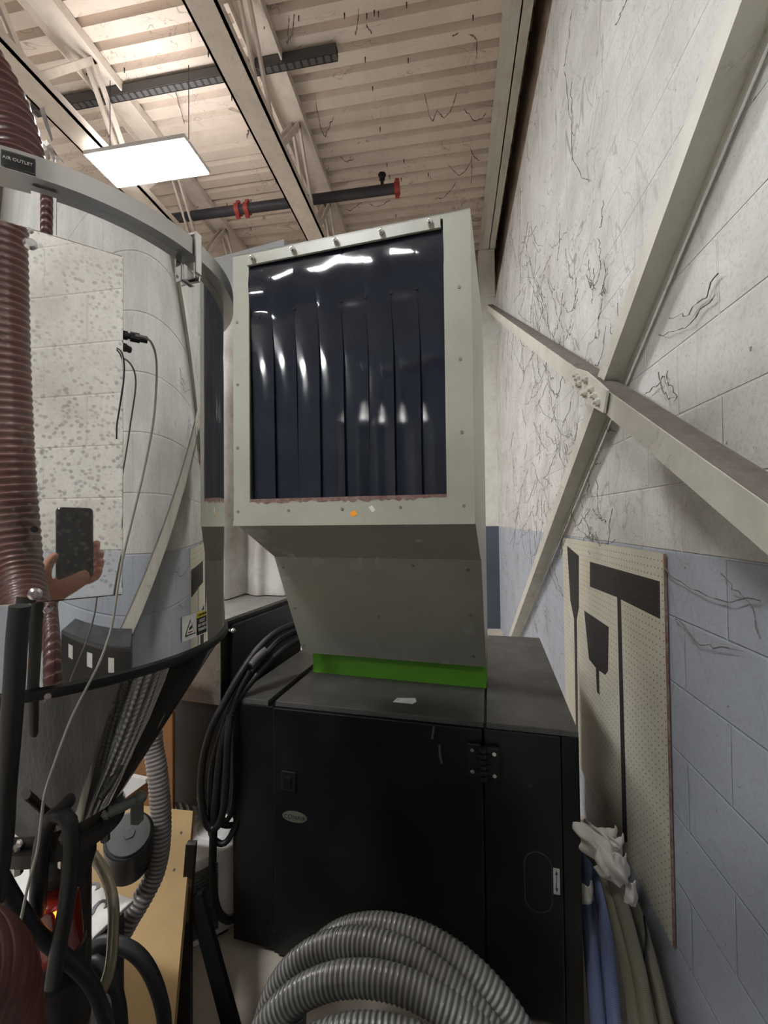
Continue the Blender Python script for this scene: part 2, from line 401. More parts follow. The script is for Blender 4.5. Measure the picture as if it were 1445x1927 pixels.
def pegblack():
    m, t, b = nt('black_silhouette_paint'); vec = worldco(t); sp = N(t, 'ShaderNodeSeparateXYZ'); t.links.new(vec, sp.inputs[0]); d2 = None
    for i in (1, 2):
        fr = math_(t, 'SUBTRACT', math_(t, 'FRACT', math_(t, 'DIVIDE', sp.outputs[i], .0254)), .5)
        q = math_(t, 'MULTIPLY', fr, fr); d2 = q if d2 is None else math_(t, 'ADD', d2, q)
    c = mix(t, math_(t, 'LESS_THAN', d2, .011), (.014, .014, .016), (.07, .07, .07)); setc(t, b.inputs['Base Color'], c); b.inputs['Roughness'].default_value = .7
    return m
M['pegblack'] = pegblack()

# ------------------------------------------------------------------ the setting
WX = .673
def struct(name, mb, m, **k): o = mb.build(name, m, **k); o['kind'] = 'structure'; return o
struct('floor', MB().box((-10, -8, -.1), (.673, 7.4, 0)), M['concrete'])
struct('wall_right', MB().box((WX, -8, 0), (WX+.3, 7.4, 4.88)), M['wall'])
struct('wall_right_upper', MB().box((.80, -8, 4.88), (.97, 7.4, 6.4)), M['brown'])
struct('wall_back', MB().box((-10, 7.4, 0), (.97, 7.6, 6.4)), M['brown'])
# corrugated roof deck, ribs running across the hall
prof = []; y = -8.0; P = .203; ZT = 6.2
while y < 7.4:
    prof += [(y, ZT), (y+.125, ZT), (y+.150, ZT+.07), (y+.178, ZT+.07)]; y += P
vs = []; 
for x in (-10, .80):
    vs += [(x, p[0], p[1]) for p in prof]
n = len(prof)
o = link_mesh('ceiling', vs+[(x, p[0], ZT+.13) for x in (-10, .8) for p in prof],
    [(i, i+1, n+i+1, n+i) for i in range(n-1)]+[(2*n+i, 3*n+i, 3*n+i+1, 2*n+i+1) for i in range(n-1)], M['deck']); o['kind'] = 'structure'

# wall column, its head beam, girder
def ibeam_y(mb, xc, zc, w, h, y0, y1, tf=.015, tw=.012):
    mb.box((xc-w/2, y0, zc-h/2), (xc+w/2, y1, zc-h/2+tf)); mb.box((xc-w/2, y0, zc+h/2-tf), (xc+w/2, y1, zc+h/2)); mb.box((xc-tw/2, y0, zc-h/2), (xc+tw/2, y1, zc+h/2))
g = MB(); ibeam_y(g, .595, 5.9, .17, .58, -8, 7.39)
tag(g.build('roof_girder', M['girder']), 'long white painted steel girder running along the top of the right wall', 'girder')
c = MB(); c.box((.455, 6.42, 0), (.672, 6.435, 5.0)); c.box((.455, 6.62, 0), (.672, 6.635, 5.0)); c.box((.555, 6.43, 0), (.567, 6.63, 5.0))
c.box((.44, 6.40, 4.9), (.672, 6.66, 5.6))
c = MB()
for za, zb_, mi_ in ((0, 1.5, 1), (1.5, 4.9, 0)):
    c.box((.455, 6.42, za), (.672, 6.435, zb_), mi_); c.box((.455, 6.62, za), (.672, 6.635, zb_), mi_); c.box((.555, 6.435, za), (.567, 6.62, zb_), mi_)
c.box((.44, 6.40, 4.9), (.672, 6.66, 5.6))
tag(c.build('steel_column', M['girder'], slots=[M['girder'], mat('shaded_blue_paint', (.07, .085, .11), .5, dirt=(.04, .045, .05), dscale=6)]), 'white painted steel column standing at the far end of the right wall', 'column')  # blue lower coat, darkened to paint in the shade beside the hood
b = MB(); b.box((-10, 6.44, 5.02), (.438, 6.6, 5.15))
tag(b.build('tie_beam', M['joist']), 'pale horizontal tie beam meeting the head of the far column', 'beam')

# roof joists (truss of bottom chord, top chord, webs)
JX2 = -3.47
def joist(xc, label, ph):
    t = thing('roof_joist', label, 'joist', (xc, 0, 5.3), group='roof joists')
    a = MB(); a.box((-.12, -7.5, .0), (.12, 7.38, .02)); a.box((-.12, -7.5, .0), (-.10, 7.38, .09)); a.box((.10, -7.5, 0), (.12, 7.38, .09)); a.build('bottom_chord', M['joist'], t)
    a = MB(); a.box((-.15, -7.5, .87), (.15, 7.38, .888)); a.box((-.15, -7.5, .79), (-.135, 7.38, .87)); a.box((.135, -7.5, .79), (.15, 7.38, .87)); a.build('top_chord', M['joist'], t)
    k = 0; y = -7.3+ph
    while y < 6.9:
        a = MB()
        p0, p1 = ((y, .02), (y+.62, .87)) if k % 2 == 0 else ((y, .87), (y+.62, .02))
        for s in (-.055, .03):
            a.prism([(s, p0[0]-.02, p0[1]), (s+.025, p0[0]-.02, p0[1]), (s+.025, p0[0]+.05, p0[1]), (s, p0[0]+.05, p0[1])], (0, p1[0]-p0[0], p1[1]-p0[1]))
        a.build('web_member', M['joist'], t); y += .62; k += 1
    return t
joist(-1.72, 'pale steel roof joist crossing the ceiling right of the lit lamp', 0.1)
joist(JX2, 'pale steel roof joist passing beyond the lit lamp at the left', .35)

# perforated strut fixed under the deck
def strutmat():
    m, t, b = nt('slotted_strut'); vec = worldco(t); sp = N(t, 'ShaderNodeSeparateXYZ'); t.links.new(vec, sp.inputs[0])
    fx = math_(t, 'ABSOLUTE', math_(t, 'SUBTRACT', math_(t, 'FRACT', math_(t, 'DIVIDE', sp.outputs[0], .075)), .5))
    c = mix(t, math_(t, 'LESS_THAN', fx, .17), (.09, .085, .085), (.02, .02, .02)); setc(t, b.inputs['Base Color'], c); b.inputs['Roughness'].default_value = .6; return m
s = thing('strut_channel', 'grey slotted strut channel fixed across the joists under the ceiling', 'channel', (-2.6, 3.47, 6.08))
pe = PZ(634, 100, 6.1)
s.location = (0, 0, 0); MATRIX[s.name] = Matrix.Identity(4); s.matrix_world = MATRIX[s.name]
s.location = (pe.x, pe.y, 6.06); MATRIX[s.name] = Matrix.Translation(s.location)
MB().box((-3.4, -.04, 0), (0, -.036, .10)).box((-3.4, .036, 0), (0, .04, .10)).box((-3.4, -.04, .096), (0, .04, .10)).build('channel_body', M['strut'], s)
MB().box((-3.4, -.03, .0), (0, .03, .004)).build('slotted_face', strutmat(), s)

# ceiling lamps: LED panels on wires
def led(x, y, label, grp='ceiling lamps'):
    t = thing('ceiling_lamp', label, 'lamp', (x, y, 5.2), group=None)
    MB().box((-.54, -.216, .0), (.54, .216, .04)).build('lamp_housing', M['lampframe'], t)
    MB().box((-.525, -.2, -.004), (.525, .2, -.0005)).build('diffuser', M['lamp'], t)
    MB().box((-.50, -.18, .041), (.50, .18, .046)).build('roof_fill_sheet', M['roof_fill'], t)  # glowing sheet added on top to light the ceiling
    for sx in (-.44, .44): tube('hanging_wire', [(sx, 0, .04), (sx, 0, 1.0)], .004, M['black'], t, n=6, step=.3, local=True)
    return t
led(*PANELS[0], 'rectangular white LED ceiling lamp glowing at the upper left')
for (x, y), w in zip(PANELS[1:], ('overhead behind the viewer', 'far left beyond the nearest joist', 'far left behind the viewer')):
    led(x, y, 'rectangular white LED ceiling lamp '+w)

# sprinkler pipe
pt = thing('sprinkler_pipe', 'dark blue sprinkler pipe with red couplings passing above the joist', 'pipe', (-.62, 5.2, 5.75))
A0 = Vector((-9.3, 0, 0)); A1 = Vector((0, 0, 0))
MB().cyl(A0, A1, .06, n=24).build('pipe_run', M['pipe'], pt, smooth=40)
for x in (-2.13, -2.0, -.0):
    a = MB(); a.cyl((x-.03, 0, 0), (x+.03, 0, 0), .078, n=24); a.box((x-.025, -.02, .07), (x+.025, .02, .115)); a.box((x-.025, -.02, -.115), (x+.025, .02, -.07))
    a.build('red_coupling', M['redclamp'], pt, smooth=40)
hd = MB().cyl((-.19, 0, .05), (-.19, 0, .13), .02, n=12).cyl((-.19, 0, .13), (-.19, 0, .16), .035, n=12).cyl((-.19, 0, .19), (-.19, 0, .20), .05, n=16).build('sprinkler_head', M['black'], pt, smooth=40)

# screw tips poking through the deck
tips = [(497, 45), (596, 98), (704, 20), (687, 108), (768, 110), (701, 163), (715, 240), (728, 308), (733, 330), (755, 335), (760, 300), (806, 326), (765, 5), (712, 22),
        (562, 30), (648, 25), (472, 375), (472, 428), (465, 252), (519, 340), (163, 133), (234, 128), (392, 98), (436, 181), (467, 245), (372, 385), (427, 383), (745, 404), (890, 29), (690, 26)]
proto = None
for px, py in tips:
    p = PZ(px, py, 6.2); l = .03
    if proto is None:
        a = MB().cyl((0, 0, 0), (0, 0, -.05), .007, .004, n=6); proto = a.build('roofing_screw', M['ink']); q = proto
        p0_ = p
        q.location = (p.x, p.y, 6.15)
    else:
        q = proto.copy(); COL.objects.link(q); q.location = (p.x, p.y, 6.15)
    tag(q, 'small dark roofing screw tip sticking down through the painted roof deck', 'screw', 'roofing screw tips in the deck')

# diagonal cross brace on the right wall
def brace(name, P0, P1, xf, w, depth, up, label):
    """angle section: a face parallel to the wall at x = xf, and a leg towards the wall on one edge"""
    t = thing(name, label, 'brace', (xf, P0[0], P0[1]), group='diagonal wall braces')
    d = Vector((0, P1[0]-P0[0], P1[1]-P0[1])); L = d.length; d.normalize(); nrm = Vector((0, -d.z, d.y))
    if nrm.z < 0: nrm = -nrm
    e = d*L; x = Vector((1, 0, 0)); th = .009; o_ = Vector()
    a = MB(); q = [o_, x*th, x*th+nrm*w, nrm*w]; a.prism(q, e); a.build('face_leg', M['brace'], t)
    base = nrm*w if up else o_
    a = MB(); q = [base+x*th, base+x*depth, base+x*depth-nrm*th*(1 if up else -1), base+x*th-nrm*th*(1 if up else -1)]; a.prism(q, e); a.build('outstanding_leg', M['brace'], t)
    if not up:
        a = MB(); q = [x*(depth-.006)-nrm*.016, x*depth-nrm*.016, x*depth, x*(depth-.006)]; a.prism(q, e); a.build('rear_lip', M['brace'], t)
    if up:
        a = MB(); n = 160; vs = []; 
        for i in range(n+1):
            c = base+d*(L*i/n)
            for j in range(5): vs.append(c+x*(.004+(depth-.006)*j/4)+nrm*(.001 if j in (0, 4) else .004+random.random()*.004))
        fs = [(i*5+j, i*5+j+1, (i+1)*5+j+1, (i+1)*5+j) for i in range(n) for j in range(4)]
        tag(link_mesh('dust_layer', vs, fs, M['dust'], t, smooth=60), 'thick brown dust lying on the upper leg')
    return t, d, nrm
SA = .578
brA, dA, nA = brace('steel_angle_brace', (-.6, 1.63-1.46*SA-.085), (6.42, 1.63+5.56*SA-.15), .555, .078, .085, True, 'cream steel angle brace with a dusty brown top, rising to the far column')
brB, dB, nB = brace('steel_angle_brace', (6.2, -.62), (.3, 3.02), .585, .072, .075, False, 'cream steel angle brace falling steeply behind the dusty one')
gp = PX(1113, 728, .55)
gt = thing('gusset_plate', 'bolted steel gusset plate where the two wall braces cross', 'bracket', gp)
a = MB(); c8 = []
for s_, q_ in ((-.19, -.045), (-.19, .035), (-.06, .048), (.10, .042), (.21, .035), (.21, -.045), (.05, -.06), (-.08, -.05)):
    c8.append(dA*-s_+nA*q_-Vector((.004, 0, 0)))
a.prism(c8, (-.008, 0, 0)); a.build('plate', M['brace'], gt)
for s_, q_ in ((.17, .012), (.14, .004), (.11, -.012), (.035, .022), (.02, -.03), (-.06, .004), (-.10, -.01), (-.145, -.022)):
    o_ = dA*s_+nA*q_+Vector((-.012, 0, 0)); a = MB().cyl(o_, o_+Vector((-.012, 0, 0)), .0155, n=6).cyl(o_+Vector((-.012, 0, 0)), o_+Vector((-.022, 0, 0)), .008, n=8)
    a.build('bolt', M['brace'], gt)
# ------------------------------------------------------------------ pegboard with painted tool outlines
pg = thing('pegboard', 'cream pegboard on the right wall with black painted tool outlines', 'pegboard', (.655, 2.1, .26))
y0, y1, z0, z1 = 1.475, 2.725, .262, 1.485
MB().box((.660, y0, z0), (.6655, y1, z1)).build('board', M['peg'], pg, world=True)
MB().box((.6595, y0-.004, z0), (.667, y0, z1)).build('board_edge', M['bare'], pg, world=True)
MB().box((.6655, y0+.02, z0+.05), (.6725, y0+.05, z1-.05)).box((.6655, y1-.05, z0+.05), (.6725, y1-.02, z1-.05)).build('batten', M['brown'], pg, world=True)
def sil(name, pts, label):
    xs = [PX(px, py, .6595) for px, py in pts]; a = MB().prism(xs, (.0006, 0, 0)); tag(a.build(name, M['pegblack'], pg, world=True), label)
sil('squeegee_outline', [(1110, 1057), (1241, 1094), (1242, 1165), (1168, 1128), (1180, 1585), (1172, 1585), (1161, 1124), (1110, 1104)], 'black painted outline of a wide squeegee with long handle')
sil('dustpan_outline', [(1099, 1149), (1145, 1180), (1144, 1262), (1139, 1270), (1127, 1262), (1128, 1308), (1123, 1302), (1121, 1257), (1108, 1240)], 'black painted outline of a dustpan')
sil('broom_outline', [(1067, 1027), (1089, 1046), (1089, 1145), (1085, 1165), (1088, 1400), (1084, 1400), (1080, 1165), (1073, 1130)], 'black painted outline of a narrow broom')

# ------------------------------------------------------------------ black sound cabinet
CM = frame(.1005, 1.440, 0, -4.9); CT = .936
cb = thing('machine_cabinet', 'black steel granulator cabinet under the grey-green feed hood', 'cabinet', CM)
MB().box((-.934, .03, .02), (.278, 1.08, CT-.02)).build('cabinet_body', M['black'], cb)
# top plates
MB().box((-.76, .0, CT-.02), (-.008, 1.08, CT)).build('top_plate', M['cabtop'], cb, bevel=.002)
MB().box((-.937, .0, CT-.022), (-.79, 1.08, CT-.002)).build('top_plate', M['cabtop'], cb, bevel=.002)
MB().box((.0, .0, CT-.02), (.28, 1.08, CT)).build('top_plate', M['cabtop'], cb, bevel=.002)
# front doors
MB().box((-.937, .0, .03), (-.772, .03, CT-.023)).build('corner_panel', M['cab'], cb, bevel=.002)
dr = MB().box((-.766, -.012, .03), (-.014, .03, CT-.021)).build('door', M['cab'], cb, bevel=.003)
MB().box((-.008, -.006, .03), (.226, .03, CT-.021)).build('side_door', M['cab'], cb, bevel=.003)
MB().box((.229, .0, .03), (.28, .03, CT-.021)).build('corner_panel', M['cab'], cb, bevel=.002)
MB().box((.275, .0, .03), (.28, 1.08, CT-.02)).build('side_panel', M['cab'], cb)
MB().box((-.939, .0, .03), (-.934, 1.08, CT-.023)).build('side_panel', M['cab'], cb)
a = MB()
for (x, y) in ((-.9, .06), (.24, .06), (-.9, 1.0), (.24, 1.0)): a.cyl((x, y, 0), (x, y, .03), .03, n=12)
a.build('foot', M['black'], cb)
# hinge
hg = MB().box((-.062, -.026, -.172+CT), (-.018, -.0125, -.062+CT)).box((-.004, -.026, -.172+CT), (.040, -.0065, -.068+CT)).build('hinge', M['black'], cb, bevel=.004)
a = MB()
for i in range(6):
    z = CT-.168+i*.0175; a.cyl((-.0105, -.034, z), (-.0105, -.034, z+.014), .0125, n=16); s = -1 if i % 2 else 1
    a.hexa([Vector(q) for q in ((-.0105, -.036, z+.001), (-.0105+s*.03, -.028, z+.001), (-.0105+s*.03, -.024, z+.001), (-.0105, -.026, z+.001), (-.0105, -.036, z+.013), (-.0105+s*.03, -.028, z+.010), (-.0105+s*.03, -.024, z+.010), (-.0105, -.026, z+.013))])
kn = a.build('hinge_knuckle', M['black'], cb, smooth=40); kn.parent = hg
for (x, z) in ((-.045, -.082), (-.045, -.150), (.024, -.086), (.024, -.155)):
    q = MB().cyl((x, -.026, CT+z), (x, -.030, CT+z), .0065, n=16).cyl((x, -.030, CT+z), (x, -.0305, CT+z), .003, n=6).build('hinge_screw', M['chrome'], cb, smooth=40); q.parent = hg
# latch
la = MB().box((-.728, -.018, CT-.315), (-.672, -.0125, CT-.242)).build('recessed_latch', M['black'], cb, bevel=.003)
q = MB().box((-.716, -.023, CT-.30), (-.688, -.018, CT-.262)).box((-.728, -.020, CT-.246), (-.668, -.018, CT-.243)).build('latch_paddle', M['cab'], cb, bevel=.003); q.parent = la
# oval badge
def oval(cx, cz, rx, rz, y, n=40, k=1.0): return [(cx+rx*math.cos(2*math.pi*i/n), y, cz+rz*math.sin(2*math.pi*i/n)*k) for i in range(n)]
bd = MB().prism(oval(-.679, CT-.403, .048, .0195, -.0125), (0, -.002, 0)).build('oval_badge', mat('badge_metal', (.17, .175, .14), .4, .5), cb)
q = text('badge_lettering', 'CONAIR', .0225, (-.678, -.0150, CT-.405), (1, 0, 0), (0, 0, 1), M['ink'], cb, world=False); q.parent = bd
# rounded outline of the knock-out on the side door
a = MB(); n = 48; pts = []
for i in range(n):
    t = 2*math.pi*i/n; cx, cz = .152, -.481; s_ = 1 if math.sin(t) >= 0 else -1
    pts.append(Vector((cx+.041*math.cos(t), -.0068, CT+cz+s_*.052+.041*math.sin(t))))
tube('oval_outline', pts+[pts[0]], .0014, M['cabtop'], cb, n=6, raw=True, local=True)
# arrow label
MB().box((.197, -.0072, CT-.508), (.216, -.0062, CT-.428)).build('arrow_label', M['paper'], cb)
a = MB().box((.2055, -.0076, CT-.495), (.2075, -.0073, CT-.441)).prism([(.2020, -.0076, CT-.448), (.2110, -.0076, CT-.448), (.2065, -.0076, CT-.435)], (0, .0003, 0)).prism([(.2020, -.0076, CT-.489), (.2110, -.0076, CT-.489), (.2065, -.0076, CT-.501)], (0, .0003, 0))
a.build('arrow_mark', M['blueink'], cb)
# two short rubber strips on the door
tube('rubber_bumper', [(-.170, -.016, CT-.026), (-.173, -.017, CT-.05), (-.177, -.016, CT-.074)], .0042, M['strut'], cb, n=8, local=True)
tube('rubber_bumper', [(-.151, -.016, CT-.083), (-.151, -.017, CT-.11), (-.143, -.016, CT-.150)], .0042, M['strut'], cb, n=8, local=True)
# paper scrap on the top plate
ps = thing('paper_label', 'small torn white paper label lying on the black cabinet top', 'label', CM @ Vector((-.294, .10, CT)))
v_ = [Vector((-.04, -.014, .0006)), Vector((.034, -.022, .0006)), Vector((.046, -.003, .002)), Vector((.040, .014, .007)), Vector((-.028, .022, .0006))]
MB().prism([v for v in v_], (0, 0, .0006)).build('paper', M['paper'], ps)
MB().box((-.025, -.002, .0016), (.02, .0, .0018)).box((-.025, .006, .0016), (.012, .008, .0018)).build('print', M['ink'], ps)

# ------------------------------------------------------------------ granulator feed hood
HM = frame(.0598, 1.154, 1.6, -6.6)
hb = HM.copy(); hb.translation.z = CT
hood = thing('feed_hood', 'tall grey-green steel feed hood with a black rubber strip curtain', 'hood', hb)
dz = 1.6-CT
def hp(u, v, h): return Vector((u, v, h+dz))
WU = .739; HT = .842
def hmb(): return MB()
def hbox(a, b): return (a[0], a[1], a[2]+dz), (b[0], b[1], b[2]+dz)
a = MB(); wu0, wu1, wh0, wh1 = -.682, -.074, .066, .826
a.box(*hbox((-WU, 0, 0), (0, .006, wh0))); a.box(*hbox((-WU, 0, wh1), (0, .006, HT))); a.box(*hbox((-WU, 0, wh0), (wu0, .006, wh1))); a.box(*hbox((wu1, 0, wh0), (0, .006, wh1)))
a.build('front_frame', M['hood'], hood)
# body shell: profile in (v, h), swept between the two sides
pr = [(.004, HT), (.004, 0), (.247, -.13), (.47, -.545), (.70, -.545), (.70, HT)]
for u0, u1, nm in ((-WU, -WU+.004, 'side_panel'), (-.004, 0, 'side_panel')):
    MB().prism([hp(u0, v, h) for v, h in pr], (u1-u0, 0, 0)).build(nm, M['hood'], hood)
MB().box(*hbox((-WU, .0, HT-.004), (0, .70, HT))).build('top_panel', M['hood'], hood)
MB().box(*hbox((-WU, .696, -.545), (0, .70, HT))).build('rear_panel', M['hood'], hood)
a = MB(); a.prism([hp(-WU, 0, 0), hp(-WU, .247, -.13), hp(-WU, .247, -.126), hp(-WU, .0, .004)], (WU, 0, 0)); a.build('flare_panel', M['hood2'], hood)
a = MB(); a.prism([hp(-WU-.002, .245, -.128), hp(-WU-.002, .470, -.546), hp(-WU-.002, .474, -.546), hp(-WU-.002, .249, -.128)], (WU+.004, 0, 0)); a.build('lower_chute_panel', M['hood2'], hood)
# lip below the front frame
MB().box(*hbox((-WU, -.004, -.012), (0, .0, .004))).build('bottom_lip', M['hood'], hood)
# green collar
MB().box(*hbox((-.745, .575, -.664), (-.003, .70, -.53))).build('green_collar', M['green'], hood)
# primer showing along the curtain opening
a = MB(); n = 60
vs = []; 
for i in range(n+1):
    u = wu0+(wu1-wu0)*i/n; vs += [hp(u, -.0008, wh0+.004), hp(u, -.0008, wh0-.004-.009*random.random()*(1 if i < 52 else .3))]
a.add(vs, [(2*i, 2*i+1, 2*i+3, 2*i+2) for i in range(n)]); a.build('chipped_edge', M['bare'], hood)
# curtain: one rubber sheet cut into eight strips
a = MB(); NS = 8; sw = (wu1-wu0)/NS; slit = .645; rows = 40
def cur(u, h, k, s):
    top = .0; v = .0
    if h > slit:
        f = (h-slit)/(wh1-slit); v = -.004-.013*math.sin(math.pi*min(1, f*1.05))**1.2*(.8+.2*math.cos(u*9)) + .004*math.sin(u*40+h*14)*(1-f)
        v += -.002*math.sin(math.pi*s)*(1-f)**2
    else:
        f = (slit-h)/(slit-wh0); v = -.006-.0022*math.sin(math.pi*s)*min(1, f*3+.2)+ (.008*(1-s)-.003)*min(1, f*2.5) + .010*f + .004*math.sin(k*2.1)*f
    return v+.012
ncol = 12
for k in range(NS):
    vs = []; fs = []
    for j in range(rows+1):
        h = wh1-.008-(wh1-.008-wh0-.002)*j/rows
        for i in range(ncol+1):
            s = i/ncol; ext = .006*max(0, min(1, (slit-h)/.15)); u = wu0+sw*(k+s)+(s*ext if k < NS-1 else 0)
            vs.append(hp(u, cur(u, h, k, s), h))
    for j in range(rows):
        for i in range(ncol): fs.append((j*(ncol+1)+i, (j+1)*(ncol+1)+i, (j+1)*(ncol+1)+i+1, j*(ncol+1)+i+1))
    a.add(vs, fs)
ct = a.build('rubber_curtain', M['rubber'], hood, smooth=180)
for k in range(1, NS):
    u = wu0+sw*k; q = MB().cyl(hp(u, cur(u, slit, k, 0)-.0015, slit+.002), hp(u, .02, slit+.002), .0042, n=10).build('slit_hole', M['hole'], hood); q.parent = ct
# clamping bar and its acorn nuts
bar = MB().box(*hbox((wu0-.002, -.008, .798), (wu1-.006, 0, .829))).build('clamping_bar', M['hood'], hood, bevel=.001)
for u in (-.661, -.522, -.384, -.246, -.108):
    q = MB().cyl(hp(u, -.008, .815), hp(u, -.016, .815), .0085, n=6).ball(hp(u, -.018, .815), .0075).build('acorn_nut', M['chrome'], hood, smooth=40); q.parent = bar
for px, py in ((864, 540), (866, 676), (869, 813), (873, 952), (446, 607), (447, 724), (447, 843), (448, 963), (543, 961), (644, 958), (754, 955)):
    P_ = HM.inverted() @ on(px, py, HM.to_3x3() @ Vector((0, 1, 0)), (HM.to_3x3() @ Vector((0, 1, 0))).dot(HM.translation))
    MB().cyl(hp(P_.x, .001, P_.z), hp(P_.x, -.002, P_.z), .0045, n=10).build('screw', M['screwhead'], hood)
sl = Vector((0, .225, -.415)).normalized(); nn = Vector((0, sl.z, -sl.y))
for px, py in ((533, 1068), (777, 1065), (881, 1072), (886, 1158), (891, 1235), (712, 1160), (718, 1210), (555, 1144), (573, 1214)):
    nw = HM.to_3x3() @ nn; Pw = on(px, py, nw, nw.dot(HM @ Vector((0, .247, -.13)))); P_ = HM.inverted() @ Pw
    MB().cyl(hp(P_.x, P_.y, P_.z)-nn*.004, hp(P_.x, P_.y, P_.z)+nn*.004, .0045, n=10).build('screw', M['screwhead'], hood)
for u, v, h in ((-.70, .574, -.60), (-.385, .574, -.62), (-.035, .574, -.61)): MB().cyl(hp(u, v, h), hp(u, v-.003, h), .0055, n=10).build('screw', M['green'], hood)
# stickers
def sticker(nm, m, u, h, w, ht, rot, label):
    c, s = math.cos(rot), math.sin(rot); p = [(-w, -ht), (w, -ht), (w, ht*.9), (-w*.9, ht)]
    a = MB().prism([hp(u+x*c-z*s, -.0002, h+x*s+z*c) for x, z in p], (0, -.0006, 0)); return tag(a.build(nm, m, hood), label)
sticker('sticker', M['orange'], -.342, .021, .009, .0075, .5, 'small orange sticker')
sticker('sticker', M['paper'], -.286, .034, .009, .006, -.9, 'small torn white sticker')

# ------------------------------------------------------------------ dust collector with filter bag behind the hood
bagc = Vector((-.75, 2.55, 0)); bt = D(423, 570, 2.35)
fb = thing('filter_bag_collector', 'grey dust collector head with a hanging dirty cloth filter bag behind the hood', 'dust collector', (bt.x+.02, bt.y+.3, .0))
h0 = D(375, 494, 2.28); h1 = D(534, 448, 2.10); bc_ = D(468, 570, 2.52)
cx, cy, Rb = bc_.x, bc_.y, .32; zt = D(423, 575, 2.24).z
n = 140; rows = 60; vs = []
for j in range(rows+1):
    f = j/rows; z = zt-.03-f*1.5
    for i in range(n):
        a_ = 2*math.pi*i/n; amp = .006+.07*min(1, f*1.5)
        r = Rb*(1-.04*f)+amp*(math.sin(a_*7+.6*math.sin(f*3))+.6*math.sin(a_*13+1.3+f)) - .5*amp
        vs.append((cx+r*math.cos(a_), cy+r*math.sin(a_), z))
link_mesh('filter_bag', vs, [(j*n+i, (j+1)*n+i, (j+1)*n+(i+1) % n, j*n+(i+1) % n) for j in range(rows) for i in range(n)], M['bag'], fb, world=True, smooth=180)
MB().lathe((cx, cy, zt), [(Rb+.004, -.055), (Rb+.012, -.05), (Rb+.012, -.02), (Rb+.004, -.015)], 96).build('band_clamp', M['satin'], fb, world=True, smooth=40)
e1 = (h1-h0); e1.z = 0; e2 = Vector((-e1.y, e1.x, 0)).normalized()*.62; zh = (h0.z+h1.z)/2
MB().hexa([Vector((q.x, q.y, z)) for z in (zt+.01, zh) for q in (h0, h0+e1, h0+e1+e2, h0+e2)]).build('collector_head', M['housing'], fb, world=True, bevel=.004)
a = MB()
for (x, y) in ((-1, -1), (1, -1), (1, 1), (-1, 1)):
    a.cyl((cx+x*.16, cy+y*.16, 0), (cx+x*.16, cy+y*.16, zt+.1), .015, n=10)
a.build('stand_leg', M['black'], fb, world=True)

# ------------------------------------------------------------------ electrical enclosures at the left
zt_ = 1.205; c0 = PZ(418, 1168, zt_); c1 = PZ(560, 1118, zt_); dv = (c1-c0); dv.z = 0; dep = dv.length; dv.normalize(); lv = Vector((-dv.y, dv.x, 0))
EM = Matrix(((-lv.x, dv.x, 0, c0.x), (-lv.y, dv.y, 0, c0.y), (0, 0, 1, 0), (0, 0, 0, 1)))   # local x right, y away
ee = thing('electrical_enclosure', 'black electrical enclosure with a dusty top and grimy steel front, left of the hood', 'enclosure', EM)
zb = zt_-.335
MB().box((-.36, .0, zb), (-.003, dep, zt_-.012)).build('enclosure_body', M['black'], ee)
MB().box((-.37, -.005, zt_-.012), (-.0, dep+.02, zt_)).build('dusty_lid', M['boxtop'], ee)
MB().box((-.36, -.006, zb), (-.004, .0, zt_-.012)).build('front_face', M['brownsteel'], ee)
MB().box((-.003, .05, zb+.005), (.018, dep-.0, zt_-.028)).build('side_door', M['cab'], ee, bevel=.003)
MB().cyl((.0, .03, zt_-.045), (.024, .03, zt_-.045), .008, n=10).ball((.028, .03, zt_-.045), .011).build('latch_knob', M['chrome'], ee, smooth=40)
MB().box((-.34, .10, zt_), (-.22, .16, zt_+.002)).build('top_label', M['satin'], ee)
le = thing('lower_cabinet', 'black steel control box below the electrical enclosure, cables hanging in front', 'cabinet', EM)
MB().box((-.43, .03, .43), (.085, .45, zb-.003)).build('box_body', M['black'], le)
MB().box((-.435, .02, .43), (.05, .03, zb-.003)).build('front_cover', M['cab'], le, bevel=.002)
a = MB()
for x in (-.40, .05):
    for y_ in (.41,): a.box((x, y_, 0), (x+.03, y_+.03, .43))
a.build('support_leg', M['black'], le)

# ------------------------------------------------------------------ drying hopper (polished drum)
DC = Vector((-.5777, .5592, 0)); RD = .225
dh = thing('drying_hopper', 'mirror-polished stainless steel drying hopper with a conical bottom', 'hopper', (DC.x, DC.y, 1.12))
MB().lathe(DC, [(RD, 1.425), (RD, 1.965)], 160).build('drum_shell', M['drum'], dh, world=True, smooth=180)
MB().lathe(DC, [(RD+.002, 1.415), (RD+.005, 1.418), (RD+.005, 1.426), (RD, 1.428)], 160).build('lower_bead', M['black'], dh, world=True, smooth=60)
MB().lathe(DC, [(RD-.001, 1.418), (.075, 1.185), (.062, 1.16)], 160).build('cone', steel_mirror('polished_cone', (.62, .60, .57), .03, .07, 4, 0, .3, (.2, .18, .16)), dh, world=True, smooth=30)
MB().lathe(DC, [(RD, 1.962), (.2405, 1.962), (.2405, 1.985), (RD, 1.990)], 160).build('rim_band', M['lid'], dh, world=True, smooth=40)
MB().lathe(DC, [(RD, 1.987), (.205, 1.995), (.05, 2.10), (0, 2.105)], 96).build('lid', M['lid'], dh, world=True, smooth=50)
MB().lathe(DC, [(.0, 1.165), (.078, 1.165), (.078, 1.148), (.04, 1.146), (.04, 1.10)], 64).build('outlet_flange', M['throat'], dh, world=True, smooth=40)
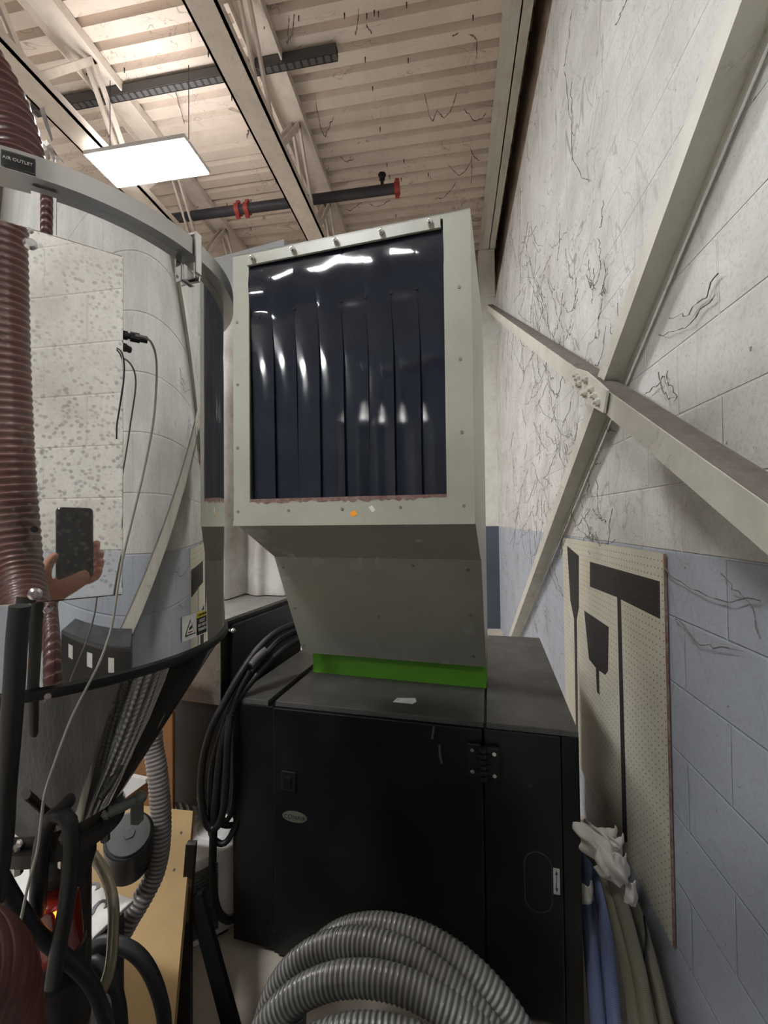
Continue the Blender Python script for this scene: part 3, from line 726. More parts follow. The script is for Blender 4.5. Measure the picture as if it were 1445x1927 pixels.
# slide gate lever
q0 = D(232, 1500, .66); q1 = D(268, 1502, .66)
MB().cyl(D(205, 1530, .60), D(262, 1502, .62), .007, n=12).ball(D(264, 1501, .62), .009).box((-.006, -.006, -.03), (.006, .006, .0), rot=Matrix.Translation(D(258, 1508, .62))).build('gate_lever', M['tin'], dh, world=True, smooth=40)
# mirror cover plate on the drum
PA = Vector((-.7046, .7096, 0)).normalized(); PB = Vector((-PA.y, PA.x, 0))    # PA to the mirror, PB leftwards
PBv = Vector((-.7096, -.7046, 0)).normalized()
def mp(a_, b_, z): return PA*a_+PBv*b_+Vector((0, 0, z))
dpl = .557; pb0, pb1, pz0, pz1 = -.0405, .118, 1.520, 1.903
pl = MB().hexa([mp(dpl, pb0, pz0), mp(dpl, pb1, pz0), mp(dpl+.024, pb1, pz0), mp(dpl+.024, pb0, pz0), mp(dpl, pb0, pz1), mp(dpl, pb1, pz1), mp(dpl+.024, pb1, pz1), mp(dpl+.024, pb0, pz1)]).build('cover_plate', M['door'], dh, world=True, bevel=.0015)
tag(pl, 'flat dust-spotted mirror cover plate')
def onpl(px, py): return on(px, py, PA, dpl)
for px, py, r in ((57, 459, .0062), (66, 1118, .0062), (57, 434, .003)):
    p = onpl(px, py); q = MB().cyl(p, p-PA*.003, r, r*.6, n=20).cyl(p-PA*.003, p-PA*.0031, r*.35, n=6).build('cover_screw', M['chrome'], dh, world=True, smooth=50); q.parent = pl
p = onpl(65, 996); q = MB().cyl(p+PA*.001, p-PA*.0004, .0032, n=16).build('empty_hole', M['hole'], dh, world=True); q.parent = pl
# batten below the cover plate, on the drum
def drumpt(ang, z, r=RD): return DC+Vector((r*math.cos(ang), r*math.sin(ang), z))
def drumang(px, py):     # angle of the drum point seen at a pixel
    v = ray(px, py); o2 = Vector((0, 0)) - DC.xy; d2 = v.xy; A_ = d2.dot(d2); B_ = 2*o2.dot(d2); C_ = o2.dot(o2)-RD**2
    t = (-B_-math.sqrt(max(0, B_*B_-4*A_*C_)))/(2*A_); h = CP+v*t; return math.atan2(h.y-DC.y, h.x-DC.x), h.z
aL, _ = drumang(55, 1200); aR, _ = drumang(103, 1200)
MB().lathe(DC, [(RD+.003, 1.43), (RD+.003, 1.96)], 8, min(aL, aR), max(aL, aR)).build('seam_batten', M['drum'], dh, world=True, smooth=180)
for py in (1147, 1307):
    an, z = drumang(91, py); p = drumpt(an, z, RD+.003); nrm = (p-DC-Vector((0, 0, z))).normalized()
    MB().cyl(p, p+nrm*.003, .0045, .003, n=16).build('batten_screw', M['chrome'], dh, world=True, smooth=50)
# toggle clamp on the rim
an, _ = drumang(352, 520); er = Vector((math.cos(an), math.sin(an), 0)); et = Vector((-er.y, er.x, 0))
def cpt(t_, r_, z): return DC+er*r_+et*t_+Vector((0, 0, z))
def cbox(t0, t1, r0, r1, z0, z1): return [cpt(t0, r0, z0), cpt(t1, r0, z0), cpt(t1, r1, z0), cpt(t0, r1, z0), cpt(t0, r0, z1), cpt(t1, r0, z1), cpt(t1, r1, z1), cpt(t0, r1, z1)]
cl = MB().hexa(cbox(-.010, .010, RD, RD+.004, 1.928, 1.950)).hexa(cbox(-.0065, -.0035, RD+.003, RD+.017, 1.930, 1.952)).hexa(cbox(.0035, .0065, RD+.003, RD+.017, 1.930, 1.952)).build('toggle_clamp', M['chrome'], dh, world=True, bevel=.001)
q = MB().hexa(cbox(-.0055, .0055, RD+.017, RD+.020, 1.938, 1.992)).hexa(cbox(-.0055, .0055, RD+.004, RD+.020, 1.990, 1.994)).cyl(cpt(-.009, RD+.014, 1.938), cpt(.009, RD+.014, 1.938), .0025, n=10).build('clamp_lever', M['chrome'], dh, world=True, bevel=.001); q.parent = cl
# caution label at the lower right of the drum
a0, zA = drumang(341, 1222); a1, zB = drumang(388, 1196)
lo, hi = min(a0, a1), max(a0, a1); zc_ = 1.4585; hh = .0165; Rl = RD+.0012
def patch(nm, f0, f1, z0, z1, r, m, par):
    A_ = a0+(a1-a0)*f0; B_ = a0+(a1-a0)*f1
    o = MB().lathe(DC, [(r, z0), (r, z1)], 10, min(A_, B_), max(A_, B_)).build(nm, m, dh, world=True, smooth=180)
    if par: o.parent = par
    return o
wl = abs(a1-a0)*RD
lb = patch('caution_label', 0, 1, zc_-hh, zc_+hh, Rl, M['paper'], None)
patch('black_field', .52, .97, zc_-hh+.001, zc_+hh-.008, Rl+.0004, M['ink'], lb)
patch('yellow_field', .52, .97, zc_+hh-.008, zc_+hh-.001, Rl+.0004, M['yellow'], lb)
def lt(body, f, z, size, m, r=Rl+.0008):
    A_ = a0+(a1-a0)*f; er_ = Vector((math.cos(A_), math.sin(A_), 0)); td = Vector((-er_.y, er_.x, 0))
    q = text('label_lettering', body, size, DC+er_*r+Vector((0, 0, z)), td, (0, 0, 1), m, dh, sx=.9); q.parent = lb
fsz = min(.0065, wl*.45/3.2)
lt('CAUTION', .745, zc_+hh-.0046, wl*.45/4.6, M['ink']); lt('HOT', .745, zc_+.0035, wl*.45/3.6, M['paper']); lt('DO NOT', .745, zc_-.0025, wl*.45/4.4, M['paper']); lt('TOUCH', .745, zc_-.0085, wl*.45/4.2, M['paper'])
A_ = a0+(a1-a0)*.27; er_ = Vector((math.cos(A_), math.sin(A_), 0)); td = Vector((-er_.y, er_.x, 0)); oo = DC+er_*(Rl+.0006)+Vector((0, 0, zc_))
s_ = wl*.19
def tri(k): return [oo+td*(-s_*k)+Vector((0, 0, -.010*k-.001)), oo+td*(s_*k)+Vector((0, 0, -.010*k-.001)), oo+Vector((0, 0, .011*k-.001))]
q = MB().prism(tri(1), er_*.0002).build('warning_triangle', M['ink'], dh, world=True); q.parent = lb
q = MB().prism([v+er_*.0003 for v in tri(.82)], er_*.0002).build('triangle_field', M['paper'], dh, world=True); q.parent = lb
o2 = oo+er_*.0006
q = MB().prism([o2+td*(-s_*.35)+Vector((0, 0, -.004)), o2+td*(s_*.35)+Vector((0, 0, -.002)), o2+td*(s_*.25)+Vector((0, 0, .002)), o2+td*(-s_*.2)+Vector((0, 0, 0))], er_*.0002).build('hand_symbol', M['ink'], dh, world=True); q.parent = lb
q = MB().prism([o2+td*(-s_*.45)+Vector((0, 0, -.0075)), o2+td*(s_*.45)+Vector((0, 0, -.0075)), o2+td*(s_*.45)+Vector((0, 0, -.006)), o2+td*(-s_*.45)+Vector((0, 0, -.006))], er_*.0002).build('hot_surface_symbol', M['redink'], dh, world=True); q.parent = lb
# AIR OUTLET plate on the rim
an1, _ = drumang(66, 325); an0 = an1-.34; Rr = .2405
A_, B_ = sorted((an1, an0))
# the plate lies left of the angle at px 66
v66 = ray(66, 318); 
def rimang(px):
    v = ray(px, 320); o2 = -DC.xy; d2 = v.xy; A_ = d2.dot(d2); B_ = 2*o2.dot(d2); C_ = o2.dot(o2)-Rr**2
    t = (-B_-math.sqrt(B_*B_-4*A_*C_))/(2*A_); h = CP+v*t; return math.atan2(h.y-DC.y, h.x-DC.x)
ra, rb = rimang(2), rimang(67); A_, B_ = sorted((ra, rb))
np_ = MB().lathe(DC, [(Rr+.001, 1.9635), (Rr+.001, 1.9805)], 10, A_, B_).build('name_plate', M['tin'], dh, world=True, smooth=180)
q = MB().lathe(DC, [(Rr+.0015, 1.9650), (Rr+.0015, 1.9790)], 10, A_+.004, B_-.004).build('plate_field', M['ink'], dh, world=True, smooth=180); q.parent = np_
Am = (A_+B_)/2; er_ = Vector((math.cos(Am), math.sin(Am), 0)); td = Vector((-er_.y, er_.x, 0))
q = text('plate_lettering', 'AIR OUTLET', (B_-A_)*Rr/6.3, DC+er_*(Rr+.0024)+Vector((0, 0, 1.972)), td, (0, 0, 1), M['paper'], dh); q.parent = np_
# cable gland on the side of the cover plate
g0 = on(221, 628, PA, dpl+.012); g1 = g0-PBv*.030
gl = MB().cyl(g0+PBv*.004, g0-PBv*.010, .0050, n=14).cyl(g0-PBv*.010, g0-PBv*.0125, .0035, n=10).cyl(g0-PBv*.0125, g0-PBv*.022, .0058, n=6).cyl(g0-PBv*.022, g0-PBv*.03, .0042, n=10).build('cable_gland', M['black'], dh, world=True, smooth=40)
# sensor cables
sc = thing('sensor_cable', 'thin grey sensor cable hanging from the side gland across the polished hopper', 'cable', D(230, 1100, .5))
zz = [(255, 631, .478), (276, 636, .485), (290, 655, .50), (295, 700, .51), (289, 790, .50), (272, 880, .49), (248, 980, .475), (229, 1060, .465), (218, 1130, .455), (210, 1180, .45), (190, 1240, .44), (165, 1290, .43), (135, 1350, .42), (112, 1410, .415), (85, 1490, .41), (78, 1540, .41), (70, 1600, .41), (52, 1670, .41), (36, 1745, .41), (10, 1850, .41)]
pts = [D(*p) for p in zz]
tube('cable_run', pts, .0013, M['wire'], sc, n=8, step=.006)
s2 = thing('ground_wire', 'short thin dark wire looping beside the mirror cover plate', 'wire', D(225, 790, .48))
tube('wire_run', [D(*p) for p in ((220, 655, .474), (229, 662, .474), (234, 690, .474), (231, 730, .474), (224, 775, .474), (220, 800, .474), (219.5, 830, .474))], .0008, M['black'], s2, n=6, step=.005)

# ------------------------------------------------------------------ red duct hose: from the hopper lid, over and down at the left
def hz(b_, h, a_=.3): return mp(a_, b_, 1.6+h)
hp_ = [Vector((-.590, .500, 2.03)), Vector((-.593, .495, 2.12)), Vector((-.615, .472, 2.21)), Vector((-.66, .42, 2.29)), Vector((-.71, .33, 2.34)), Vector((-.70, .20, 2.38)), Vector((-.55, .08, 2.42)), Vector((-.33, .0, 2.42)), hz(.115, .70, .13), hz(.110, .5, .10), hz(.105, .3, .10), hz(.098, .12, .10), hz(.090, 0, .105), hz(.082, -.09, .13), hz(.066, -.16, .21), hz(.0515, -.21, .27), hz(.047, -.28, .30), hz(.044, -.5, .31), hz(.05, -.72, .31), hz(.055, -.855, .31)]
rh = thing('duct_hose', 'wide red ribbed duct hose looping from the hopper air outlet down the left edge', 'hose', (hp_[-1].x, hp_[-1].y, .5))
tube('hose_body', hp_, .034, M['red'], rh, n=40, step=.01, ridge=(.0135, .0022, 4))
MB().cyl((-.590, .500, 2.0), (-.590, .500, 2.05), .037, n=32).build('hose_cuff', M['black'], rh, world=True, smooth=40)
# torn foil tape at the cuff
ft = thing('foil_tape', 'torn shiny foil tape hanging off the hose cuff at the air outlet', 'tape', D(90, 285, .58))
for k, pp in enumerate((((80, 262), (92, 275), (104, 292), (117, 304)), ((84, 266), (96, 284), (100, 300), (104, 309)), ((76, 200), (86, 232), (96, 262), (90, 240)), ((84, 280), (90, 298), (95, 318), (94, 312)))):
    vs = []; w = .0045
    for i, (x, y_) in enumerate(pp):
        z = .52+.008*math.sin(i*2+k); ww = w*(1-i/4.2); c = D(x, y_, z); vs += [c+CR*ww, c-CR*ww+CF*.004]
    MB().add(vs, [(2*i, 2*i+1, 2*i+3, 2*i+2) for i in range(3)]).build('tape_strip', M['chrome'], ft, world=True)

# ------------------------------------------------------------------ the machine below the hopper
pm = PZ(175, 1765, .84); pr_ = PZ(252, 1692, .84); ex = (pr_-pm); ex.z = 0; 
ev = ex.normalized(); ew = Vector((-ev.y, ev.x, 0))
if (ew.dot(CR) > 0): ew = -ew
MM = Matrix(((ev.x, ew.x, 0, pm.x), (ev.y, ew.y, 0, pm.y), (0, 0, 1, 0), (0, 0, 0, 1)))
mc = thing('feed_machine', 'dark machine housing with a white cover plate under the drying hopper', 'machine', MM)
Lx = ex.length
def mbx(a, b, **k): return MB().box(a, b)
flip = MM.to_3x3().determinant() < 0
MB().box((-.02, .012, 0), (Lx-.012, .95, .83)).build('housing', M['throat'], mc)
wp = MB().box((0, 0, .832), (Lx, .30, .840)).build('white_cover', mat('soiled_cover', (.42, .41, .38), .5, dirt=(.22, .20, .17), dscale=7, damt=.8), mc, bevel=.002)
lx = PZ(172, 1714, .8412); ldir = PZ(185, 1745, .8412)-PZ(160, 1690, .8412); ldir.z = 0; ldir.normalize(); ltop = Vector((-ldir.y, ldir.x, 0))
text('cover_lettering', 'S', .075, lx, ldir, ltop, M['ink'], mc).parent = wp
text('cover_lettering', 'S', .075, lx-ldir*.062+ltop*.0, ldir, ltop, M['ink'], mc).parent = wp
th_ = MB().lathe((DC.x, DC.y, 0), [(.040, 1.10), (.034, 1.08), (.034, .86), (.06, .85), (.06, .84)], 40).build('feed_throat', M['throat'], mc, world=True, smooth=40)
for i in range(8): t_ = i*math.pi/4; MB().cyl((DC.x+.069*math.cos(t_), DC.y+.069*math.sin(t_), 1.135), (DC.x+.069*math.cos(t_), DC.y+.069*math.sin(t_), 1.172), .006, n=6).build('flange_bolt', M['satin'], dh, world=True)
block_mid = CP+CR*(-.42)+CF*.36
MB().box((-.42, -.26, 0), (.42, .26, .74), rot=Matrix.Translation((block_mid.x, block_mid.y, 0)) @ Matrix.Rotation(YAW, 4, 'Z')).build('unseen_dark_block', M['throat'], mc, world=True)  # dark block added out of view to darken the cone's reflection
# round canister with grey cap
cc = D(243, 1570, .93); ax = (CP-cc).normalized()*.85+Vector((0, 0, 1))*.5; ax.normalize()
fc = thing('filter_canister', 'black round filter canister with a flat grey cap below the hopper cone', 'canister', cc-ax*.14)
MB().cyl(cc-ax*.15, cc-ax*.004, .048, n=32).build('canister_body', M['black'], fc, world=True, smooth=40, bevel=.003)
MB().cyl(cc-ax*.004, cc+ax*.004, .0415, n=32).cyl(cc+ax*.004, cc+ax*.007, .012, n=6).build('grey_cap', M['tin'], fc, world=True, smooth=40, bevel=.001)
# ribbed taupe hose
bh = thing('suction_hose', 'taupe ribbed suction hose running down in front of the plywood sheet', 'hose', D(230, 1750, .95))
tube('hose_run', [D(*p) for p in ((283, 1330, 1.06), (288, 1400, 1.05), (296, 1450, 1.04), (302, 1520, 1.03), (302, 1580, 1.02), (292, 1640, 1.01), (268, 1690, .99), (238, 1740, .97), (215, 1790, .95), (205, 1850, .93), (190, 1930, .9))], .0235, M['beige'], bh, n=28, step=.01, ridge=(.0095, .0022, 4))
# black rubber hoses
def rub(label, pts, r, m='blackrub', name='rubber_hose', cat='hose', grp=None):
    o = tube(name, [D(*p) for p in pts], r, M[m], None, n=16, step=.012); tag(o, label, cat, grp); return o
rub('black rubber hose arching up in a tight loop at the lower left', ((70, 1720, .56), (74, 1650, .55), (80, 1585, .55), (93, 1545, .55), (112, 1530, .55), (130, 1546, .55), (135, 1590, .55), (131, 1650, .55), (124, 1710, .55), (112, 1770, .55), (100, 1860, .54)), .0095)
rub('thick black hose hanging straight down over the left of the polished hopper', ((38, 1140, .40), (32, 1200, .40), (26, 1300, .40), (18, 1400, .40), (10, 1500, .41), (6, 1580, .42), (-10, 1700, .44)), .0085)
rub('black hose slanting from the red duct hose towards the bottom centre-left', ((-5, 1640, .50), (30, 1700, .52), (70, 1755, .54), (120, 1800, .56), (170, 1850, .58), (200, 1927, .6), (210, 2000, .62)), .009)
rub('black hose curving right then down across the plywood sheet', ((150, 1800, .78), (190, 1775, .78), (225, 1778, .78), (262, 1800, .78), (290, 1845, .78), (308, 1910, .78), (312, 1990, .78)), .0125)
rub('black hose dropping to the bottom edge left of the curved one', ((140, 1830, .74), (175, 1815, .74), (205, 1845, .74), (222, 1900, .74), (226, 1990, .74)), .0135)
rub('black hose partly hidden behind the arched one', ((76, 1600, .72), (84, 1640, .72), (96, 1680, .72), (112, 1730, .72), (140, 1790, .72), (160, 1850, .7)), .012)
rub('black hose vertical behind the grey sensor cable', ((118, 1330, .72), (116, 1400, .72), (110, 1470, .72), (100, 1560, .72), (92, 1640, .74)), .012)
# flat yellowed tube
fy = thing('clear_tube', 'yellowed clear plastic tube bending down in front of the white cover', 'tube', D(200, 1900, .7))
vs = []; pth = spline([D(*p) for p in ((148, 1592, .74), (175, 1610, .73), (200, 1650, .72), (213, 1700, .70), (213, 1760, .69), (207, 1820, .68), (190, 1870, .67), (165, 1915, .66), (140, 1960, .65))], .01)
tube('tube_run', pth, .0085, M['strap'], fy, n=14, raw=True)
# red beacon lens
bl = thing('warning_beacon', 'dark red beacon lens with an orange glow among the black hoses', 'beacon', D(100, 1790, .72))
lc = D(104, 1726, .60)
MB().cyl(lc+Vector((0, 0, -.04)), lc+Vector((0, 0, .024)), .034, .029, n=28).ball(lc+Vector((0, 0, .024)), .029, (1, 1, .5), 20).build('red_lens', M['lens'], bl, world=True, smooth=50)
MB().cyl(lc+Vector((0, 0, -.075)), lc+Vector((0, 0, -.04)), .037, n=28).build('beacon_base', M['black'], bl, world=True, smooth=40)
gd = (CP-lc).normalized(); gc = lc+gd*.036
MB().hexa([gc+CR*x+CU*y_+gd*z for z in (-.003, .0) for x, y_ in ((-.010, -.014), (.004, -.010), (.009, .012), (-.004, .006))]).build('lit_filament', M['glow'], bl, world=True)
q = D(108, 1802, .62)

# ------------------------------------------------------------------ plywood sheet, stand, card, notice
pt_ = [D(363, 1526, 1.50), D(120, 1500, 1.56), D(60, 1990, 1.16), D(322, 1990, 1.10)]
nrm_ = (pt_[1]-pt_[0]).cross(pt_[3]-pt_[0]).normalized()
if nrm_.dot(CF) < 0: nrm_ = -nrm_
def floorpt(a_, b_):
    k = a_.z/(a_.z-b_.z); return a_+(b_-a_)*k*.995
q_ = [pt_[0], pt_[1], floorpt(pt_[1], pt_[2]), floorpt(pt_[0], pt_[3])]
py_ = thing('plywood_sheet', 'tan plywood sheet leaning on the floor behind the hoses at lower left', 'board', (q_[2]+q_[3])/2)
MB().prism(q_, nrm_*.018).build('sheet', M['ply'], py_, world=True)
for px, py in ((341, 1567), (328, 1637)):
    c = on(px, py, nrm_, nrm_.dot(q_[0])); MB().cyl(c, c-nrm_*.002, .004, n=8).build('nail_head', M['ink'], py_, world=True)
cd = D(310, 1420, 1.62)
tag(MB().box((-.22, 0, -.672), (.03, .02, .16), rot=Matrix.Translation(cd) @ Matrix.Rotation(R_(8), 4, 'Z')).build('cardboard_panel', M['card']), 'brown cardboard panel standing behind the taupe ribbed hose', 'cardboard')
wc = D(256, 1480, 1.6)
tag(MB().prism([D(232, 1503, 1.59), D(238, 1500, 1.59), D(275, 1473, 1.59), D(273, 1468, 1.59), D(246, 1462, 1.59), D(225, 1490, 1.59)], CF*.02).build('notice_card', M['white']), 'white plastic card with a rounded corner right of the hopper cone', 'card')
sd = thing('tripod_stand', 'dark steel stand with a flat grey upright beside the plywood sheet', 'stand', D(345, 1900, 1.4))
def bar(p, q, w, t_, nm, m, par):
    p, q = Vector(p), Vector(q); d = (q-p).normalized(); s_ = CF.cross(d).normalized()*w/2; f_ = CF*t_
    return MB().hexa([p-s_, p+s_, p+s_+f_, p-s_+f_, q-s_, q+s_, q+s_+f_, q-s_+f_]).build(nm, m, par, world=True)
bar(D(358, 1590, 1.38), D(343, 1780, 1.34), .03, .02, 'upright', M['satin'], sd)
bar(D(345, 1720, 1.36), D(343, 1980, 1.22), .045, .02, 'lower_upright', M['throat'], sd)
bar(D(366, 1690, 1.36), D(446, 1985, 1.22), .048, .02, 'diagonal_leg', M['cab'], sd)
bar(D(362, 1688, 1.37), D(385, 1700, 1.37), .03, .02, 'clamp_bracket', M['black'], sd)

# ------------------------------------------------------------------ window air conditioner on the floor
aL_ = PZ(358, 1800, 0.0); aR_ = PZ(436, 1757, 0.0); ad = (aR_-aL_); ad.z = 0; ad.normalize(); an_ = Vector((-ad.y, ad.x, 0))
if an_.dot(CF) < 0: an_ = -an_
aL_ = aL_-ad*.12
AM = Matrix(((ad.x, an_.x, 0, aL_.x), (ad.y, an_.y, 0, aL_.y), (0, 0, 1, 0), (0, 0, 0, 1)))
ac = thing('air_conditioner', 'white box air conditioner with louvred side standing on the floor', 'air conditioner', AM)
ah = .33; al = (aR_-aL_).length
MB().box((0, .004, .02), (al+.02, .42, ah)).build('casing', M['white'], ac, bevel=.006)
a = MB()
for i in range(20):
    z = .05+i*.0125; a.box((.03, -.003, z), (al-.05, .006, z+.0068))
a.build('louvre_gap_shade', mat('louvre_shadow', (.12, .12, .12), .6), ac)  # dark bars painted in as the shade between the louvres
a = MB(); 
gr = MB().box((.05, .24, ah), (.20, .40, ah+.02)).build('top_grille_frame', M['white'], ac, bevel=.003)
for i in range(6): a.box((.058+i*.023, .25, ah+.02), (.070+i*.023, .39, ah+.0225))
q = a.build('top_grille_slot', mat('slot_brown', (.12, .09, .07), .7), ac); q.parent = gr
a = MB().lathe((.25, .16, 0), [(.070, ah), (.075, ah+.003), (.08, ah)], 40); a.build('embossed_ring', M['white'], ac, smooth=40)
a = MB()
for x in (.03, al-.03):
    for y_ in (.04, .38): a.box((x-.02, y_-.02, 0), (x+.02, y_+.02, .02))
a.build('foot', M['black'], ac)

# ------------------------------------------------------------------ black cable bundle
cg = 'black cables hanging left of the cabinet'
def cable(label, pts, r=.011): return rub(label, pts, r, 'blackrub', 'power_cable', 'cable', None)
cable('black cable from the hood, outermost of the hanging bundle', ((566, 1170, 1.80), (520, 1190, 1.72), (482, 1225, 1.66), (452, 1268, 1.61), (424, 1318, 1.58), (398, 1370, 1.56), (382, 1430, 1.56), (378, 1490, 1.56), (386, 1545, 1.56), (402, 1560, 1.56), (416, 1540, 1.56), (424, 1490, 1.56), (428, 1400, 1.56), (434, 1340, 1.58)), .013)
cable('black cable with an orange stripe leaving the hood, second in the bundle', ((566, 1186, 1.82), (530, 1202, 1.74), (496, 1236, 1.68), (466, 1274, 1.63), (440, 1316, 1.60), (420, 1370, 1.585), (400, 1440, 1.585), (396, 1510, 1.585), (398, 1570, 1.585), (420, 1588, 1.585), (440, 1560, 1.60), (455, 1500, 1.62)), .011)
cable('long black cable dropping past the air conditioner to the cabinet side', ((575, 1196, 1.80), (530, 1224, 1.72), (478, 1276, 1.64), (440, 1330, 1.60), (418, 1400, 1.575), (408, 1480, 1.57), (402, 1560, 1.57), (400, 1630, 1.57), (402, 1680, 1.57), (412, 1718, 1.58), (430, 1731, 1.6), (452, 1720, 1.64)), .014)
cable('black cable crossing low under the bundle, in front of the air conditioner', ((375, 1500, 1.60), (392, 1535, 1.60), (420, 1552, 1.61), (450, 1552, 1.64)), .011)
cable('black cable loop nearest the cabinet corner in the bundle', ((470, 1262, 1.625), (446, 1310, 1.60), (424, 1390, 1.59), (412, 1460, 1.59), (410, 1520, 1.60), (424, 1545, 1.61), (438, 1520, 1.62), (444, 1460, 1.64)), .010)
wv = thing('braided_sleeve', 'short grey braided sleeve around the cable bundle above the cabinet', 'sleeve', D(488, 1232, 1.62))
tube('sleeve_weave', [D(472, 1252, 1.61), D(486, 1236, 1.635), D(502, 1222, 1.66)], .0150, M['strut'], wv, n=16, step=.005, ridge=(.006, .0015, 3))

# ------------------------------------------------------------------ grey ribbed hose coil in front of the cabinet
cc0 = D(757, 1930, 1.02); cc0.z = .292
ux = Vector((math.cos(R_(-4)), math.sin(R_(-4)), 0)); uz = Vector((.02, .20, 1)).normalized(); uf = ux.cross(uz)*1.0
if uf.dot(CF) > 0: uf = -uf
path = []
turns = [  # radius, lateral shift, forward shift, height shift
    (.280, .04, -.02, -.005), (.275, -.015, .05, .008), (.275, -.03, .11, -.03), (.272, .02, .18, -.035), (.225, .03, .215, -.075), (.19, .05, .19, -.095)]
steps = 60
for i in range(len(turns)-1):
    for k in range(steps):
        f = k/steps; e = f*f*(3-2*f); r, sx, sf, sz = [turns[i][j]*(1-e)+turns[i+1][j]*e for j in range(4)]
        t_ = -math.pi/2-2*math.pi*f
        path.append(cc0+ux*(r*1.2*math.cos(t_)+sx)+uz*(r*math.sin(t_)+sz)+uf*(sf+.035*math.cos(t_*1.0+i*.8)))
co = thing('ribbed_hose_coil', 'coil of grey ribbed suction hose standing in front of the black cabinet', 'hose', (cc0.x, cc0.y, 0))
tube('hose_coil', path, .0345, M['coil'], co, n=26, raw=False, step=.02, ridge=(.0125, .0032, 4))

# ------------------------------------------------------------------ hoses and rags in the gap by the wall
def gp_(px, py, x): return PX(px, py, x)
def gap(label, pts, r, m): 
    o = tube('clear_hose', [D(*p) for p in pts], r, M[m], None, n=16, step=.012); tag(o, label, 'hose', 'clear hoses by the right wall')
gap('blue braided clear hose nearest the cabinet side', ((1098, 1585, 1.50), (1104, 1640, 1.46), (1108, 1720, 1.42), (1114, 1800, 1.36), (1120, 1870, 1.32), (1128, 1960, 1.28)), .024, 'clearblue')
gap('blue braided clear hose, second from the cabinet side', ((1118, 1590, 1.50), (1128, 1650, 1.44), (1138, 1730, 1.38), (1146, 1820, 1.33), (1153, 1890, 1.29), (1160, 1980, 1.26)), .022, 'clearblue')
gap('olive-brown clear hose bending over just right of the blue ones', ((1108, 1600, 1.40), (1128, 1622, 1.38), (1146, 1668, 1.34), (1160, 1730, 1.31), (1176, 1800, 1.28), (1190, 1880, 1.25), (1200, 1980, 1.22)), .021, 'cleargrey')
gap('olive-grey clear hose, second from the wall', ((1122, 1600, 1.34), (1146, 1632, 1.32), (1166, 1690, 1.30), (1188, 1770, 1.27), (1206, 1850, 1.24), (1225, 1980, 1.2)), .021, 'cleargrey')
gap('olive-grey clear hose nearest the wall', ((1150, 1620, 1.42), (1180, 1680, 1.38), (1204, 1740, 1.34), (1226, 1820, 1.3), (1246, 1900, 1.26), (1266, 1990, 1.22)), .021, 'cleargrey')
tag(tube('hose_hook', [D(1212, 1722, 1.32), D(1216, 1760, 1.30), D(1213, 1800, 1.28), D(1212, 1850, 1.27)], .004, M['black'], None, n=8), 'thin black rod hanging beside the clear hoses', 'rod')
def rag(label, c, sx, sy, seed, tilt=0):
    rnd = random.Random(seed); n = 26; vs = []; ph = [rnd.random()*6 for _ in range(8)]
    for j in range(n+1):
        for i in range(n+1):
            u, v = i/n-.5, j/n-.5
            hgt = sx*(.7)*(.055*math.sin(u*11+ph[0]+2.2*math.sin(v*4+ph[1]))+.045*math.sin(v*9+ph[2]+u*6)+.016*math.sin(u*23+ph[3]+2*math.sin(v*7)))
            edge = 1+.10*math.sin(v*9+ph[5])+.06*math.sin(u*14+ph[6])
            p = CR*(u*sx*edge)+CU*(v*sy*edge+tilt*u*sx)+CF*(-hgt*1.4+(u*u*1.6+v*v*1.0)*sx*.9)
            vs.append(c+p)
    fs = [(j*(n+1)+i, j*(n+1)+i+1, (j+1)*(n+1)+i+1, (j+1)*(n+1)+i) for j in range(n) for i in range(n)]
    o = link_mesh('rag', vs, fs, M['cloth'], None, smooth=180); m = o.modifiers.new('thick', 'SOLIDIFY'); m.thickness = .003
    tag(o, label, 'rag', 'white rags on the clear hoses')
rag('crumpled white rag lying over the top of the clear hoses', D(1140, 1612, 1.27), .15, .085, 3, -.55)
rag('bunched white rag hanging at the right of the pile', D(1165, 1648, 1.22), .10, .09, 8, -.4)
rag('narrow white rag end dangling below the bunched one', D(1192, 1690, 1.23), .035, .07, 12, -.3)
rag('grey-white rag tucked behind at the top of the pile', D(1146, 1586, 1.34), .10, .05, 17, -.2)
rag('small white rag low against the cabinet side', D(1108, 1690, 1.33), .05, .06, 21, 0)
rag('folded white rag end at the upper right of the pile', D(1166, 1592, 1.30), .045, .03, 25, .1)

